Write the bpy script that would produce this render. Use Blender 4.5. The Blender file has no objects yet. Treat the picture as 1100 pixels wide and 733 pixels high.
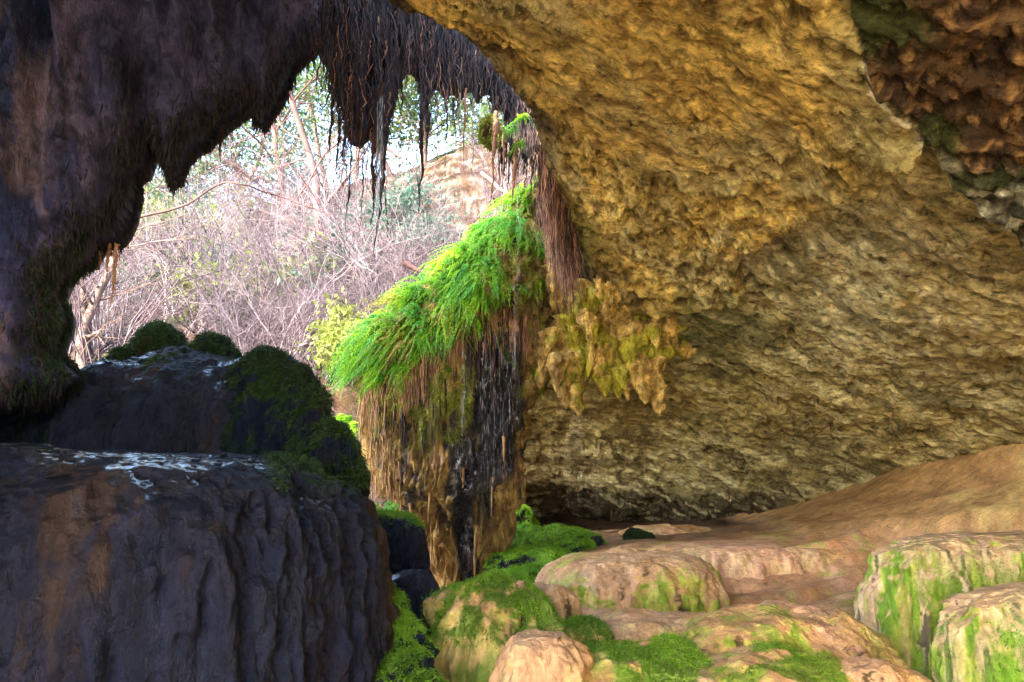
import bpy, math, random
import numpy as np
from mathutils import Vector

random.seed(7); RNG = np.random.default_rng(7)
SC = bpy.context.scene; COL = SC.collection
F = 794.4; PITCH = math.radians(9.5); EYE = 1.6
cP, sP = math.cos(PITCH), math.sin(PITCH)

# ------------------------------------------------------------------ measuring helpers
def at(px, py, Y):
    """a point seen at photo pixel (px,py), at world distance Y in front of the eye"""
    cx = (px-550.0)/F; cy = (366.5-py)/F
    y = cP-cy*sP; z = sP+cy*cP
    s = Y/y
    return np.array([cx*s, Y, EYE+z*s])
def pix(V):
    V = np.asarray(V, float); x = V[:,0]; y = V[:,1]; z = V[:,2]-EYE
    d = np.maximum(y*cP+z*sP, .05); u = -y*sP+z*cP
    return 550+F*x/d, 366.5-F*u/d

def sm(a, b, x):
    t = np.clip((x-a)/(b-a), 0, 1); return t*t*(3-2*t)
_perm = np.random.default_rng(3).permutation(256); _perm = np.concatenate([_perm]*3)
_g = np.random.default_rng(5).normal(size=(256,3)); _g /= np.linalg.norm(_g, axis=1)[:,None]
def perlin(P):
    P = np.asarray(P, float); I = np.floor(P).astype(int); f = P-I; I &= 255
    u = f*f*f*(f*(f*6-15)+10)
    out = 0
    for dx in (0,1):
        wx = u[:,0] if dx else 1-u[:,0]
        for dy in (0,1):
            wy = u[:,1] if dy else 1-u[:,1]
            for dz in (0,1):
                wz = u[:,2] if dz else 1-u[:,2]
                h = _perm[_perm[_perm[(I[:,0]+dx)&255]+((I[:,1]+dy)&255)]+((I[:,2]+dz)&255)]
                g = _g[h]
                out = out + wx*wy*wz*(g[:,0]*(f[:,0]-dx)+g[:,1]*(f[:,1]-dy)+g[:,2]*(f[:,2]-dz))
    return out*1.6
def fbm(P, sc, oc=4, seed=0, gain=.5, stretch=(1,1,1)):
    P = np.asarray(P)*np.array(stretch)*sc+seed*13.37
    a = 1; o = 0
    for i in range(oc):
        o = o+a*perlin(P); P = P*2.03+7.1; a *= gain
    return o
def ridge(P, sc, oc=3, seed=0, stretch=(1,1,1)):
    P = np.asarray(P)*np.array(stretch)*sc+seed*11.7
    a = 1; o = 0
    for i in range(oc):
        o = o+a*(1-np.abs(perlin(P))*2.2); P = P*2.07+3.3; a *= .5
    return o/1.75
class RBF:
    def __init__(s, pts):
        A = np.array([at(*p) if abs(p[0]) > 30 else p for p in pts], float)   # small first number: plan x,y,z in metres
        s.c = A[:,:2]; n = len(A)
        K = s.k(s.c, s.c)+np.eye(n)*.02
        Q = np.hstack([np.ones((n,1)), s.c])
        M = np.block([[K,Q],[Q.T,np.zeros((3,3))]])
        s.w = np.linalg.solve(M, np.concatenate([A[:,2], np.zeros(3)]))
    def k(s, a, b):
        r2 = ((a[:,None,:]-b[None,:,:])**2).sum(2)+1e-9
        return r2*np.log(r2)*.5
    def __call__(s, x, y):
        q = np.stack([np.ravel(x), np.ravel(y)], 1); o = np.empty(len(q)); n = len(s.c)
        for i in range(0, len(q), 60000):
            qq = q[i:i+60000]
            o[i:i+60000] = s.k(qq, s.c)@s.w[:n]+s.w[n]+qq@s.w[n+1:]
        return o

# ------------------------------------------------------------------ object helpers
def props(o, label=None, cat=None, group=None, kind=None):
    if label: o['label'] = label
    if cat: o['category'] = cat
    if group: o['group'] = group
    if kind: o['kind'] = kind
    return o
def normals(V, Fc):
    N = np.zeros_like(V)
    a = V[Fc[:,0]]; b = V[Fc[:,1]]; c = V[Fc[:,2]]
    if Fc.shape[1] == 4:
        fn = np.cross(c-a, V[Fc[:,3]]-b)
    else: fn = np.cross(b-a, c-a)
    for k in range(Fc.shape[1]): np.add.at(N, Fc[:,k], fn)
    return N/(np.linalg.norm(N, axis=1)[:,None]+1e-12)
def mk(name, V, Fc, m, parent=None, pig=None, smooth=True, mats=None):
    V = np.asarray(V, np.float32); Fc = np.asarray(Fc, np.int32); k = Fc.shape[1]
    me = bpy.data.meshes.new(name)
    me.vertices.add(len(V)); me.vertices.foreach_set('co', V.ravel())
    me.loops.add(Fc.size); me.loops.foreach_set('vertex_index', Fc.ravel())
    me.polygons.add(len(Fc)); me.polygons.foreach_set('loop_start', np.arange(len(Fc), dtype=np.int32)*k)
    me.polygons.foreach_set('use_smooth', np.full(len(Fc), smooth))
    me.update(calc_edges=True)
    if pig is not None:
        ca = me.color_attributes.new('pigment', 'FLOAT_COLOR', 'POINT')
        ca.data.foreach_set('color', np.asarray(pig, np.float32).ravel())
    me.materials.append(m)
    o = bpy.data.objects.new(name, me); COL.objects.link(o)
    if parent is not None:
        o.parent = parent
        o.matrix_parent_inverse = parent.matrix_world.inverted() if False else o.matrix_parent_inverse
    return o
def empty(name, loc):
    o = bpy.data.objects.new(name, None); COL.objects.link(o); o.location = tuple(float(c) for c in loc); return o
def gridF(n, m, wrap=False):
    i = np.arange(n-1)[:,None]; j = np.arange(m if wrap else m-1)[None,:]; j2 = (j+1) % m
    return np.stack([i*m+j, i*m+j2, (i+1)*m+j2, (i+1)*m+j], -1).reshape(-1,4)

# ------------------------------------------------------------------ materials
def newmat(name):
    m = bpy.data.materials.new(name); m.use_nodes = True; nt = m.node_tree
    return m, nt, nt.nodes, nt.links, nt.nodes['Principled BSDF']
def rockmat(name, sc=9, stretch=(1,1,1), bump=.03, contrast=.55, rough_add=0, spec=.5, fine=5.0, spots=0.0, coat=0):
    """pigment attribute * procedural grain, rough bump; attribute alpha = roughness"""
    m, nt, N, L, b = newmat(name)
    at_ = N.new('ShaderNodeAttribute'); at_.attribute_name = 'pigment'
    tc = N.new('ShaderNodeTexCoord'); mp = N.new('ShaderNodeMapping'); mp.inputs['Scale'].default_value = stretch
    L.new(tc.outputs['Object'], mp.inputs['Vector'])
    n1 = N.new('ShaderNodeTexNoise'); n1.inputs['Scale'].default_value = sc; n1.inputs['Detail'].default_value = 9; n1.inputs['Roughness'].default_value = .68
    n2 = N.new('ShaderNodeTexNoise'); n2.inputs['Scale'].default_value = sc*fine; n2.inputs['Detail'].default_value = 5; n2.inputs['Roughness'].default_value = .7
    vo = N.new('ShaderNodeTexVoronoi'); vo.inputs['Scale'].default_value = sc*1.7; vo.feature = 'SMOOTH_F1'
    for n in (n1,vo): L.new(mp.outputs[0], n.inputs['Vector'])
    L.new(tc.outputs['Object'], n2.inputs['Vector'])
    # warped voronoi
    add = N.new('ShaderNodeVectorMath'); add.operation = 'MULTIPLY_ADD'; add.inputs[1].default_value = (.09*9/sc*3,)*3
    L.new(n1.outputs['Color'], add.inputs[0]); L.new(mp.outputs[0], add.inputs[2]); L.new(add.outputs[0], vo.inputs['Vector'])
    def mth(op, a, c=None, d=None):
        q = N.new('ShaderNodeMath'); q.operation = op
        for k, v in enumerate((a,c,d)):
            if v is None: continue
            if isinstance(v, (int,float)): q.inputs[k].default_value = v
            else: L.new(v, q.inputs[k])
        return q.outputs[0]
    h = mth('ADD', mth('MULTIPLY', n1.outputs['Fac'], 1.0), mth('MULTIPLY', n2.outputs['Fac'], .5))
    h = mth('ADD', h, mth('MULTIPLY', vo.outputs['Distance'], -.35))
    mr = N.new('ShaderNodeMapRange'); mr.inputs['From Min'].default_value = .33; mr.inputs['From Max'].default_value = .83
    mr.inputs['To Min'].default_value = 1-contrast; mr.inputs['To Max'].default_value = 1+contrast
    L.new(h, mr.inputs['Value'])
    vm = N.new('ShaderNodeVectorMath'); vm.operation = 'SCALE'
    L.new(at_.outputs['Color'], vm.inputs[0]); L.new(mr.outputs[0], vm.inputs['Scale'])
    col = vm.outputs[0]
    if spots > 0:
        n3 = N.new('ShaderNodeTexNoise'); n3.inputs['Scale'].default_value = sc*.8; n3.inputs['Detail'].default_value = 6; n3.inputs['Roughness'].default_value = .75
        mp3 = N.new('ShaderNodeVectorMath'); mp3.operation = 'ADD'; mp3.inputs[1].default_value = (5,3,9)
        L.new(mp.outputs[0], mp3.inputs[0]); L.new(mp3.outputs[0], n3.inputs['Vector'])
        r3 = N.new('ShaderNodeMapRange'); r3.inputs['From Min'].default_value = .56; r3.inputs['From Max'].default_value = .66
        r3.inputs['To Max'].default_value = spots; L.new(n3.outputs['Fac'], r3.inputs['Value'])
        mx = N.new('ShaderNodeMix'); mx.data_type = 'RGBA'; L.new(r3.outputs[0], mx.inputs['Factor'])
        L.new(col, mx.inputs['A']); mx.inputs['B'].default_value = (.018,.014,.010,1); col = mx.outputs['Result']
    L.new(col, b.inputs['Base Color'])
    ro = mth('ADD', at_.outputs['Alpha'], mth('MULTIPLY', n2.outputs['Fac'], .1)); L.new(ro, b.inputs['Roughness'])
    bp = N.new('ShaderNodeBump'); bp.inputs['Strength'].default_value = 1; bp.inputs['Distance'].default_value = bump
    L.new(h, bp.inputs['Height']); L.new(bp.outputs[0], b.inputs['Normal'])
    ms = N.new('ShaderNodeMapRange'); ms.inputs['From Min'].default_value = .12; ms.inputs['From Max'].default_value = .4; ms.inputs['To Min'].default_value = .6; ms.inputs['To Max'].default_value = spec*.45
    L.new(at_.outputs['Alpha'], ms.inputs['Value']); L.new(ms.outputs[0], b.inputs['Specular IOR Level'])
    cw = N.new('ShaderNodeMapRange'); cw.inputs['From Min'].default_value = .12; cw.inputs['From Max'].default_value = .3; cw.inputs['To Min'].default_value = 1; cw.inputs['To Max'].default_value = coat
    L.new(at_.outputs['Alpha'], cw.inputs['Value']); L.new(cw.outputs[0], b.inputs['Coat Weight']); b.inputs['Coat Roughness'].default_value = .05
    return m
def leafmat(name, col, col2, trans=.5, rough=.5, sc=6):
    m, nt, N, L, b = newmat(name)
    tc = N.new('ShaderNodeTexCoord'); n = N.new('ShaderNodeTexNoise'); n.inputs['Scale'].default_value = sc; n.inputs['Detail'].default_value = 3
    oi = N.new('ShaderNodeObjectInfo'); ad = N.new('ShaderNodeVectorMath'); ad.operation = 'ADD'
    L.new(tc.outputs['Object'], ad.inputs[0]); L.new(oi.outputs['Location'], ad.inputs[1]); L.new(ad.outputs[0], n.inputs['Vector'])
    r = N.new('ShaderNodeValToRGB'); r.color_ramp.elements[0].position = .35; r.color_ramp.elements[1].position = .65
    r.color_ramp.elements[0].color = (*col,1); r.color_ramp.elements[1].color = (*col2,1)
    L.new(n.outputs['Fac'], r.inputs[0]); L.new(r.outputs[0], b.inputs['Base Color'])
    b.inputs['Roughness'].default_value = rough
    if trans > 0:
        t = N.new('ShaderNodeBsdfTranslucent'); L.new(r.outputs[0], t.inputs['Color'])
        mx = N.new('ShaderNodeMixShader'); mx.inputs[0].default_value = trans
        out = N['Material Output']; L.new(b.outputs[0], mx.inputs[1]); L.new(t.outputs[0], mx.inputs[2]); L.new(mx.outputs[0], out.inputs['Surface'])
    return m
M = {}
M['ceiling'] = rockmat('ceiling_rock', 8, (.75,1.4,1.9), .075, .75, spots=.75, spec=.25)
M['flow'] = rockmat('flowstone', 8, (1,1,.35), .022, .46, spec=.5, spots=.25)
M['darkflow'] = rockmat('wet_dark_flowstone', 8, (1,1,.3), .035, .5, spec=.5)
M['curtain'] = rockmat('dark_drapery_rock', 6, (1,1,.25), .07, .8, spec=.35)
M['tufa'] = rockmat('tufa_rock', 11, (1,1,.4), .08, .85, spec=.4)
M['hill'] = rockmat('hill_soil', 3.2, (1,1,1), .12, .6, spec=.1, spots=.5)
M['mossbase'] = rockmat('moss_base', 22, (1,1,1), .03, .5, spec=.1)
M['moss'] = leafmat('moss_blades', (.08,.17,.008), (.20,.38,.02), .4, .7, 3)
M['mossbright'] = leafmat('moss_bright', (.12,.28,.01), (.30,.55,.03), .4, .7, 3)
M['mossdark'] = leafmat('moss_dark', (.012,.03,.006), (.035,.08,.012), .3, .7, 3)
M['mossyel'] = leafmat('moss_yellow', (.16,.20,.015), (.30,.32,.03), .35, .8, 4)
M['fern'] = leafmat('fern_leaf', (.10,.32,.02), (.38,.66,.03), .5, .45, 3.5)
M['ferndead'] = leafmat('fern_leaf_old', (.22,.20,.03), (.42,.34,.07), .4, .6, 3)
M['fern2'] = leafmat('fern_leaf_cool', (.07,.32,.05), (.20,.52,.06), .5, .45, 2.2)
M['rootdark'] = leafmat('root_dark', (.010,.009,.010), (.05,.025,.022), 0, .8, 9)
M['rootblack'] = leafmat('root_black', (.006,.006,.008), (.022,.016,.018), 0, .8, 9)
M['rootbrown'] = leafmat('root_brown', (.17,.08,.05), (.42,.23,.14), 0, .8, 9)
M['roottan'] = leafmat('root_tan', (.25,.14,.05), (.42,.26,.12), 0, .8, 9)
M['twig'] = leafmat('twig_bark', (.035,.024,.03), (.11,.075,.085), 0, .8, 1)
M['twigpale'] = leafmat('twig_bark_pale', (.10,.072,.082), (.23,.18,.195), 0, .8, 1)
M['redbark'] = leafmat('bark_red', (.06,.025,.022), (.13,.06,.05), 0, .8, 3)
M['palebark'] = leafmat('bark_pale', (.10,.06,.045), (.20,.13,.10), 0, .8, 3)
M['leafgreen'] = leafmat('leaf_green', (.03,.07,.02), (.10,.16,.045), .45, .6, .8)
M['leafteal'] = leafmat('leaf_blue_green', (.025,.08,.055), (.07,.15,.10), .4, .6, .8)
M['leafyellow'] = leafmat('leaf_yellow_green', (.10,.14,.025), (.22,.25,.05), .45, .6, .8)
def watermat():
    m, nt, N, L, b = newmat('falling_water')
    b.inputs['Base Color'].default_value = (.85,.9,.95,1); b.inputs['Roughness'].default_value = .06
    b.inputs['Transmission Weight'].default_value = .7; b.inputs['IOR'].default_value = 1.33
    return m
M['water'] = watermat()

# ------------------------------------------------------------------ light and camera
w = bpy.data.worlds.new("World"); SC.world = w; w.use_nodes = True
wn = w.node_tree; sky = wn.nodes.new('ShaderNodeTexSky'); sky.sky_type = 'NISHITA'; sky.sun_disc = False
SUN_EL, SUN_AZ = 35, -140      # azimuth measured from +Y, clockwise
sky.sun_elevation = math.radians(SUN_EL); sky.sun_rotation = math.radians(SUN_AZ); sky.dust_density = 2.5; sky.air_density = 1
bg = wn.nodes['Background']; bg.inputs['Strength'].default_value = .15; wn.links.new(sky.outputs[0], bg.inputs['Color'])
sl = bpy.data.lights.new('sun', 'SUN'); sl.energy = 2.0; sl.angle = math.radians(.6); sl.color = (1,.93,.82)
so = bpy.data.objects.new('sun', sl); COL.objects.link(so)
a, e = math.radians(SUN_AZ), math.radians(SUN_EL)
sd = Vector((math.sin(a)*math.cos(e), math.cos(a)*math.cos(e), math.sin(e)))
so.rotation_euler = sd.to_track_quat('Z','Y').to_euler(); so.location = sd*40
cd = bpy.data.cameras.new('camera'); cam = bpy.data.objects.new('camera', cd); COL.objects.link(cam)
cd.sensor_width = 36; cd.lens = 26; cd.clip_end = 500; cd.clip_start = .05
cam.location = (0,0,EYE); cam.rotation_euler = (math.pi/2+PITCH,0,0); SC.camera = cam
SC.view_settings.view_transform = 'Standard'; SC.view_settings.look = 'None'; SC.view_settings.gamma = 1
SC.view_settings.exposure = 3.8
SC.cycles.max_bounces = 7; SC.cycles.diffuse_bounces = 5; SC.cycles.transparent_max_bounces = 8
SC.cycles.glossy_bounces = 3; SC.cycles.transmission_bounces = 4
SC.cycles.use_denoising = True; SC.cycles.caustics_reflective = False; SC.cycles.caustics_refractive = False

# ------------------------------------------------------------------ pigments
def rgba(V, base, rough=.7):
    o = np.ones((len(V),4)); o[:,:3] = base; o[:,3] = rough; return o
def gain(P, k):
    P[:,:3] = np.clip(P[:,:3]*np.array(k),0,.85); return P
def mixc(P, w_, c, rough=None):
    w_ = np.clip(w_,0,1)[:,None]; P[:,:3] = P[:,:3]*(1-w_)+np.array(c)*w_
    if rough is not None: P[:,3:] = P[:,3:]*(1-w_)+rough*w_
    return P

# ================================================================== CAVE CEILING
Zc = RBF([(470,0,4.5),(560,100,5.6),(600,200,6.3),(620,290,7),(650,400,8.2),(570,420,9),(470,450,9.6),
  (560,470,10.6),(560,530,12),(470,530,12),(700,552,12),(760,556,11.2),(870,540,9.6),(950,512,8.5),(1000,497,7.8),(1100,470,6.7),(1200,440,6.0),
  (1100,250,3.7),(1000,150,3.25),(900,0,2.75),(1100,0,2.5),(700,0,3.5),(700,150,4.9),(700,300,6.6),(800,300,6),(900,300,5.2),(800,450,8.6),
  (1000,400,6),(1100,380,5.3),(700,450,9.4),(850,150,4.2),(1300,200,3.3),(1300,350,4.4),
  (0,0,4.1),(2,0,4.0),(-3,0,4.5),(-1,2.6,4.9),(5,0,3.2),(0,-4,4.4),(5,-4,3.6),(-4,-4,4.5),(-4,4,5.1),(-2,4,5.2),(-1.1,4.2,5.0),(7,3,2.6),(7,7,1.5),(7,11,0.6),(0,14,.4),(5,14,-.2)])
def edge_x(y):      # plan line of the drip edge; roof is to the right of it
    return np.interp(y, [3.9,4.5,5.6,6.3,7,8.2,9,10,12,14], [-3.2,-.45,.10,.36,.60,.45,-.1,-.7,-1.3,-1.5])
def build_ceiling():
    xs = np.concatenate([np.arange(-6,-1.2,.15), np.arange(-1.2,4.2,.0165), np.arange(4.2,9,.1)])
    ys = np.concatenate([np.arange(-4,1.9,.2), np.arange(1.9,8,.0165), np.arange(8,13,.03), np.arange(13,16,.2)])
    X, Y = np.meshgrid(xs, ys, indexing='ij'); x = X.ravel(); y = Y.ravel()
    z = Zc(x, y); V = np.stack([x,y,z],1)
    px, py = pix(V)
    wob = fbm(V, 1.1, 4, 2)*22
    inf = y > 1.2
    # crusty ochre zone ends along a ragged line
    lineA = np.interp(px+wob, [480,600,690,740,820,850,900,1000,1100], [120,330,345,330,272,225,205,120,60])
    crust = sm(10,-14, py+wob*1.3-lineA)*inf
    # lower dark slab, top right
    lineB = np.interp(px+wob*.35, [880,905,930,965,1020,1100,1300], [-400,-30,70,100,170,247,420])
    slab = sm(3,-5, py-lineB+wob*.25)*inf*(px > 890)
    crust = crust*(1-slab); patch = sm(-.35,.35,fbm(V,.8,3,11)); crk = fbm(V,.9,5,13,.55,stretch=(.5,1.3,1)); crack = sm(.035,.0,np.abs(crk))*sm(-.1,.25,fbm(V,.6,2,14))*inf
    hole = sm(.34,.62,fbm(V,6,3,15,.6,stretch=(.8,1.3,1)))*sm(-.3,.2,fbm(V,1.1,2,16))
    lump = ridge(V, 1.7, 4, 1); rough = fbm(V, 5.5, 4, 4, .6); small = fbm(V, 16, 3, 5, .6)
    pits = sm(.15,.6, fbm(V, 9, 3, 6, .55, stretch=(1,1.6,1)))
    lay = fbm(V, 2.2, 4, 8, .55, stretch=(.6,1.6,2)); scal = fbm(V, 10, 3, 9, .6, stretch=(.55,1.5,1))
    big = fbm(V, .45, 2, 12)
    dz = -.12*big*inf
    dz = dz+crust*(-.10-.06*lump-.068*rough*(.3+.8*patch)-.034*small*(.3+.9*patch))+.05*crack+.05*hole*inf*(1-slab)
    dz = dz+(1-crust)*(-.06*lay-.034*scal-.016*small)
    dz = dz+slab*(-.15+.06*pits+.05*sm(.1,.5,fbm(V,14,3,17,.6,stretch=(.6,1.4,1)))-.012*rough)
    # soft overlapping ledges in the deep part
    led = np.abs((fbm(V, .55, 3, 21)*3.0) % 1.0)
    deep = sm(330,470,py)*(1-crust)
    dz = dz-deep*.07*led
    rim = np.clip((x-edge_x(y))/.35, 0, 1)          # curls up to the lip
    dz = dz+(1-rim)**2*.16*inf
    V[:,2] += dz
    # pigments
    P = rgba(V, (.32,.26,.13), .8)
    n1 = fbm(V, .9, 4, 31); n2 = fbm(V, 2.6, 4, 32, .6); n3 = fbm(V, 7, 4, 33, .65)
    P = mixc(P, sm(-.2,.5,n1), (.34,.27,.14)); P = mixc(P, sm(.0,.6,n2)*.8, (.16,.12,.055))
    P = mixc(P, sm(.1,.6,n3)*.5, (.52,.44,.25)); P = mixc(P, sm(.1,.5,fbm(V,.7,4,37,.6))*.7,(.17,.14,.08))
    pale = sm(140,0,np.hypot((px-900)/1.9,(py-300)))*.9
    P = mixc(P, pale*sm(-.25,.35,n2), (.50,.43,.28))
    P = mixc(P, pale*sm(.1,.5,n3), (.20,.16,.09))
    # ochre crust
    C = rgba(V, (.48,.33,.11), .85)
    C = mixc(C, sm(-.1,.5,n2), (.66,.47,.17)); C = mixc(C, sm(.05,.55,-n1+n3*.3)*.8, (.27,.20,.08)); C = mixc(C, sm(.1,.45,fbm(V,.6,4,35,.6))*.7,(.13,.095,.05)); C = mixc(C, sm(.15,.45,fbm(V,.8,4,36,.6))*.6,(.42,.36,.20))
    topd = sm(170,20,py)*sm(560,700,px)
    C = mixc(C, topd*.55*sm(-.3,.3,n2), (.27,.19,.06)); C = mixc(C, sm(.15,.5,n3)*.7, (.15,.085,.03))
    C = mixc(C, sm(860,950,px)*.6, (.24,.20,.09))
    for k in range(3): P[:,k] = P[:,k]*(1-crust)+C[:,k]*crust
    # algae green stain below the crust edge
    gr = sm(1,0,np.hypot((px-770)/95,(py-365)/75)+fbm(V,1.5,3,41)*.5)
    P = mixc(P, gr*.85, (.07,.085,.03))
    gr2 = sm(1,0,np.hypot((px-620)/40,(py-250)/60)+fbm(V,2,3,42)*.5)
    P = mixc(P, gr2*.5, (.12,.15,.03))
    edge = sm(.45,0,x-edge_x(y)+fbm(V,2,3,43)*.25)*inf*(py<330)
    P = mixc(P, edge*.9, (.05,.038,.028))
    # swirled pale bands behind the column, recess shade painted at the very back
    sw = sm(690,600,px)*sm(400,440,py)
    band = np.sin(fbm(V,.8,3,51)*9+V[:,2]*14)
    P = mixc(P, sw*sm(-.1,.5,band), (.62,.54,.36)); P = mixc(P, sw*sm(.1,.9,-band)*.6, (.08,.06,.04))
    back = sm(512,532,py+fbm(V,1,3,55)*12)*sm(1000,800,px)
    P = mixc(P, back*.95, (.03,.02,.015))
    yl = sm(60,0,np.abs(py-430-(px-750)*.05)+n2*30)*sm(1100,700,px)*(1-crust)
    P = mixc(P, yl*.45, (.48,.38,.15))
    # slab
    S = rgba(V, (.040,.022,.014), .8); S = mixc(S, sm(.0,.5,n3), (.10,.058,.030)); S = mixc(S, sm(.2,.5,fbm(V,14,3,18)), (.20,.11,.05)); S = mixc(S, pits, (.025,.016,.012))
    S = mixc(S, sm(60,20,np.abs(px-950+fbm(V,3,3,61)*26-(py-30)*.35))*sm(-.4,.1,n2), (.035,.04,.015))
    gw = sm(145,175,py+wob*.5-(px-1050)*.15); S = mixc(S, gw, (.17,.16,.13)); S = mixc(S, gw*sm(0,.4,n3), (.55,.54,.48)); S = mixc(S, gw*sm(.05,.5,-n3), (.03,.03,.025))
    S = mixc(S, sm(16,4,np.abs(py-160-wob*.5))*(px>1010), (.03,.035,.015))
    for k in range(3): P[:,k] = P[:,k]*(1-slab)+S[:,k]*slab
    P = mixc(P,crack*.75,(.05,.035,.02)); P = mixc(P,hole*.8*(1-slab)*inf,(.05,.035,.02))
    strk = fbm(V,3,4,38,.6,stretch=(.3,1.8,1)); P = mixc(P,sm(.12,.45,strk)*(1-crust)*(1-slab)*.6,(.50,.44,.28)); P = mixc(P,sm(.12,.45,-strk)*(1-crust)*(1-slab)*.6,(.13,.11,.065))
    vein = sm(7.0,3,np.abs(py-lineB+wob*.25-5))*(px>925)*sm(-.5,-.1,n3)*(px<1300)*inf
    P = mixc(P, vein*.9, (.60,.55,.46))
    mask = ~((y > 4.75) & (x < edge_x(y)))
    gain(P,(1.42,1.5,1.3))
    n, m = len(xs), len(ys)
    Fq = gridF(n, m)[:, ::-1]
    Fq = Fq[mask[Fq].all(1)]
    # upper side of the slab (thickness), coarse
    used = np.unique(Fq); V2 = V.copy(); V2[:,2] = Zc(x,y)+.55+.6*np.clip(x-edge_x(y)-.2,0,3)
    remap = -np.ones(len(V), int); remap[used] = np.arange(len(used))
    nb = len(used); Ft = remap[Fq]
    E = {}
    e = np.sort(np.concatenate([Fq[:,[0,1]],Fq[:,[1,2]],Fq[:,[2,3]],Fq[:,[3,0]]]),1)
    key = e[:,0].astype(np.int64)*len(V)+e[:,1]; uk, ct = np.unique(key, return_counts=True); bk = uk[ct==1]
    ea = remap[bk//len(V)]; eb = remap[bk % len(V)]
    side = np.stack([ea, eb, eb+nb, ea+nb],1)
    VV = np.concatenate([V[used], V2[used]]); PP = np.concatenate([P[used], P[used]*.5+.1])
    FF = np.concatenate([Ft, Ft[:, ::-1]+nb, side])
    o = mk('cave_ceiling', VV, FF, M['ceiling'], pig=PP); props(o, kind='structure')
build_ceiling()

# ================================================================== CAVE FLOOR AND HILL (ground)
Zf = RBF([(560,562,12),(700,563,12),(600,577,9.5),(760,577,9),(700,592,7.3),(820,591,7.1),(930,585,6.5),(1100,577,5.6),(880,562,8.3),(1000,535,7.2),(1100,515,6.5),
  (1100,440,7.1),(1200,500,5.9),(1200,400,6.5),(1000,480,8.3),(900,515,10),(760,535,12.5),(700,530,13.5),(640,607,6.6),(740,646,5.6),(640,680,5.0),(840,636,5.8),(920,618,5.8),
  (2.2,3.5,-.3),(1.2,3.3,-.4),(.3,3.6,-.4),(3.2,4.2,-.2),(4.2,3.6,-.2),(3,2.6,-.5),(1,2.4,-.5),(3.4,5.0,.75),(2.2,4.6,.25),(520,640,7),(520,700,5),(2,1.5,-.2),(0,0,-.1),(-.3,3,-.5),(0,-5,0),(5,2,.6),(5,0,.4),(-1,5,-.5),(-2,4,-.3),(-4,0,0),(-4,6,.2),(-1,8.5,.2),
  (440,560,9.5),(8,8,4.5),(8,2,3.5),(2,16,6),(6,14,7)])
Zh = RBF([(60,420,8.5),(200,425,10),(370,445,10.5),(440,520,10),(75,330,14),(75,270,19),(250,330,14.5),(260,260,19),(400,330,13),(400,260,16.5),(530,255,14),(520,205,16.5),(470,182,18.5),(420,200,20),(330,215,24),
  (200,238,27),(90,260,28),(-12,27,9.5),(-25,20,7),(-25,0,1),(-12,5,0.5),(0,32,14),(10,30,15),(20,20,15),(-5,40,12),(-25,40,10),(10,45,15),(-10,60,6),(15,60,8),(0,24,12.5),(7,20,12.5),(-10,-10,0),(20,-10,0),(0,-25,0)])
def terr(z, st, k=.75):
    q = z/st; f = q-np.floor(q); return (np.floor(q)+f*(1-k)+sm(.25,.8,f)*k)*st
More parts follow.
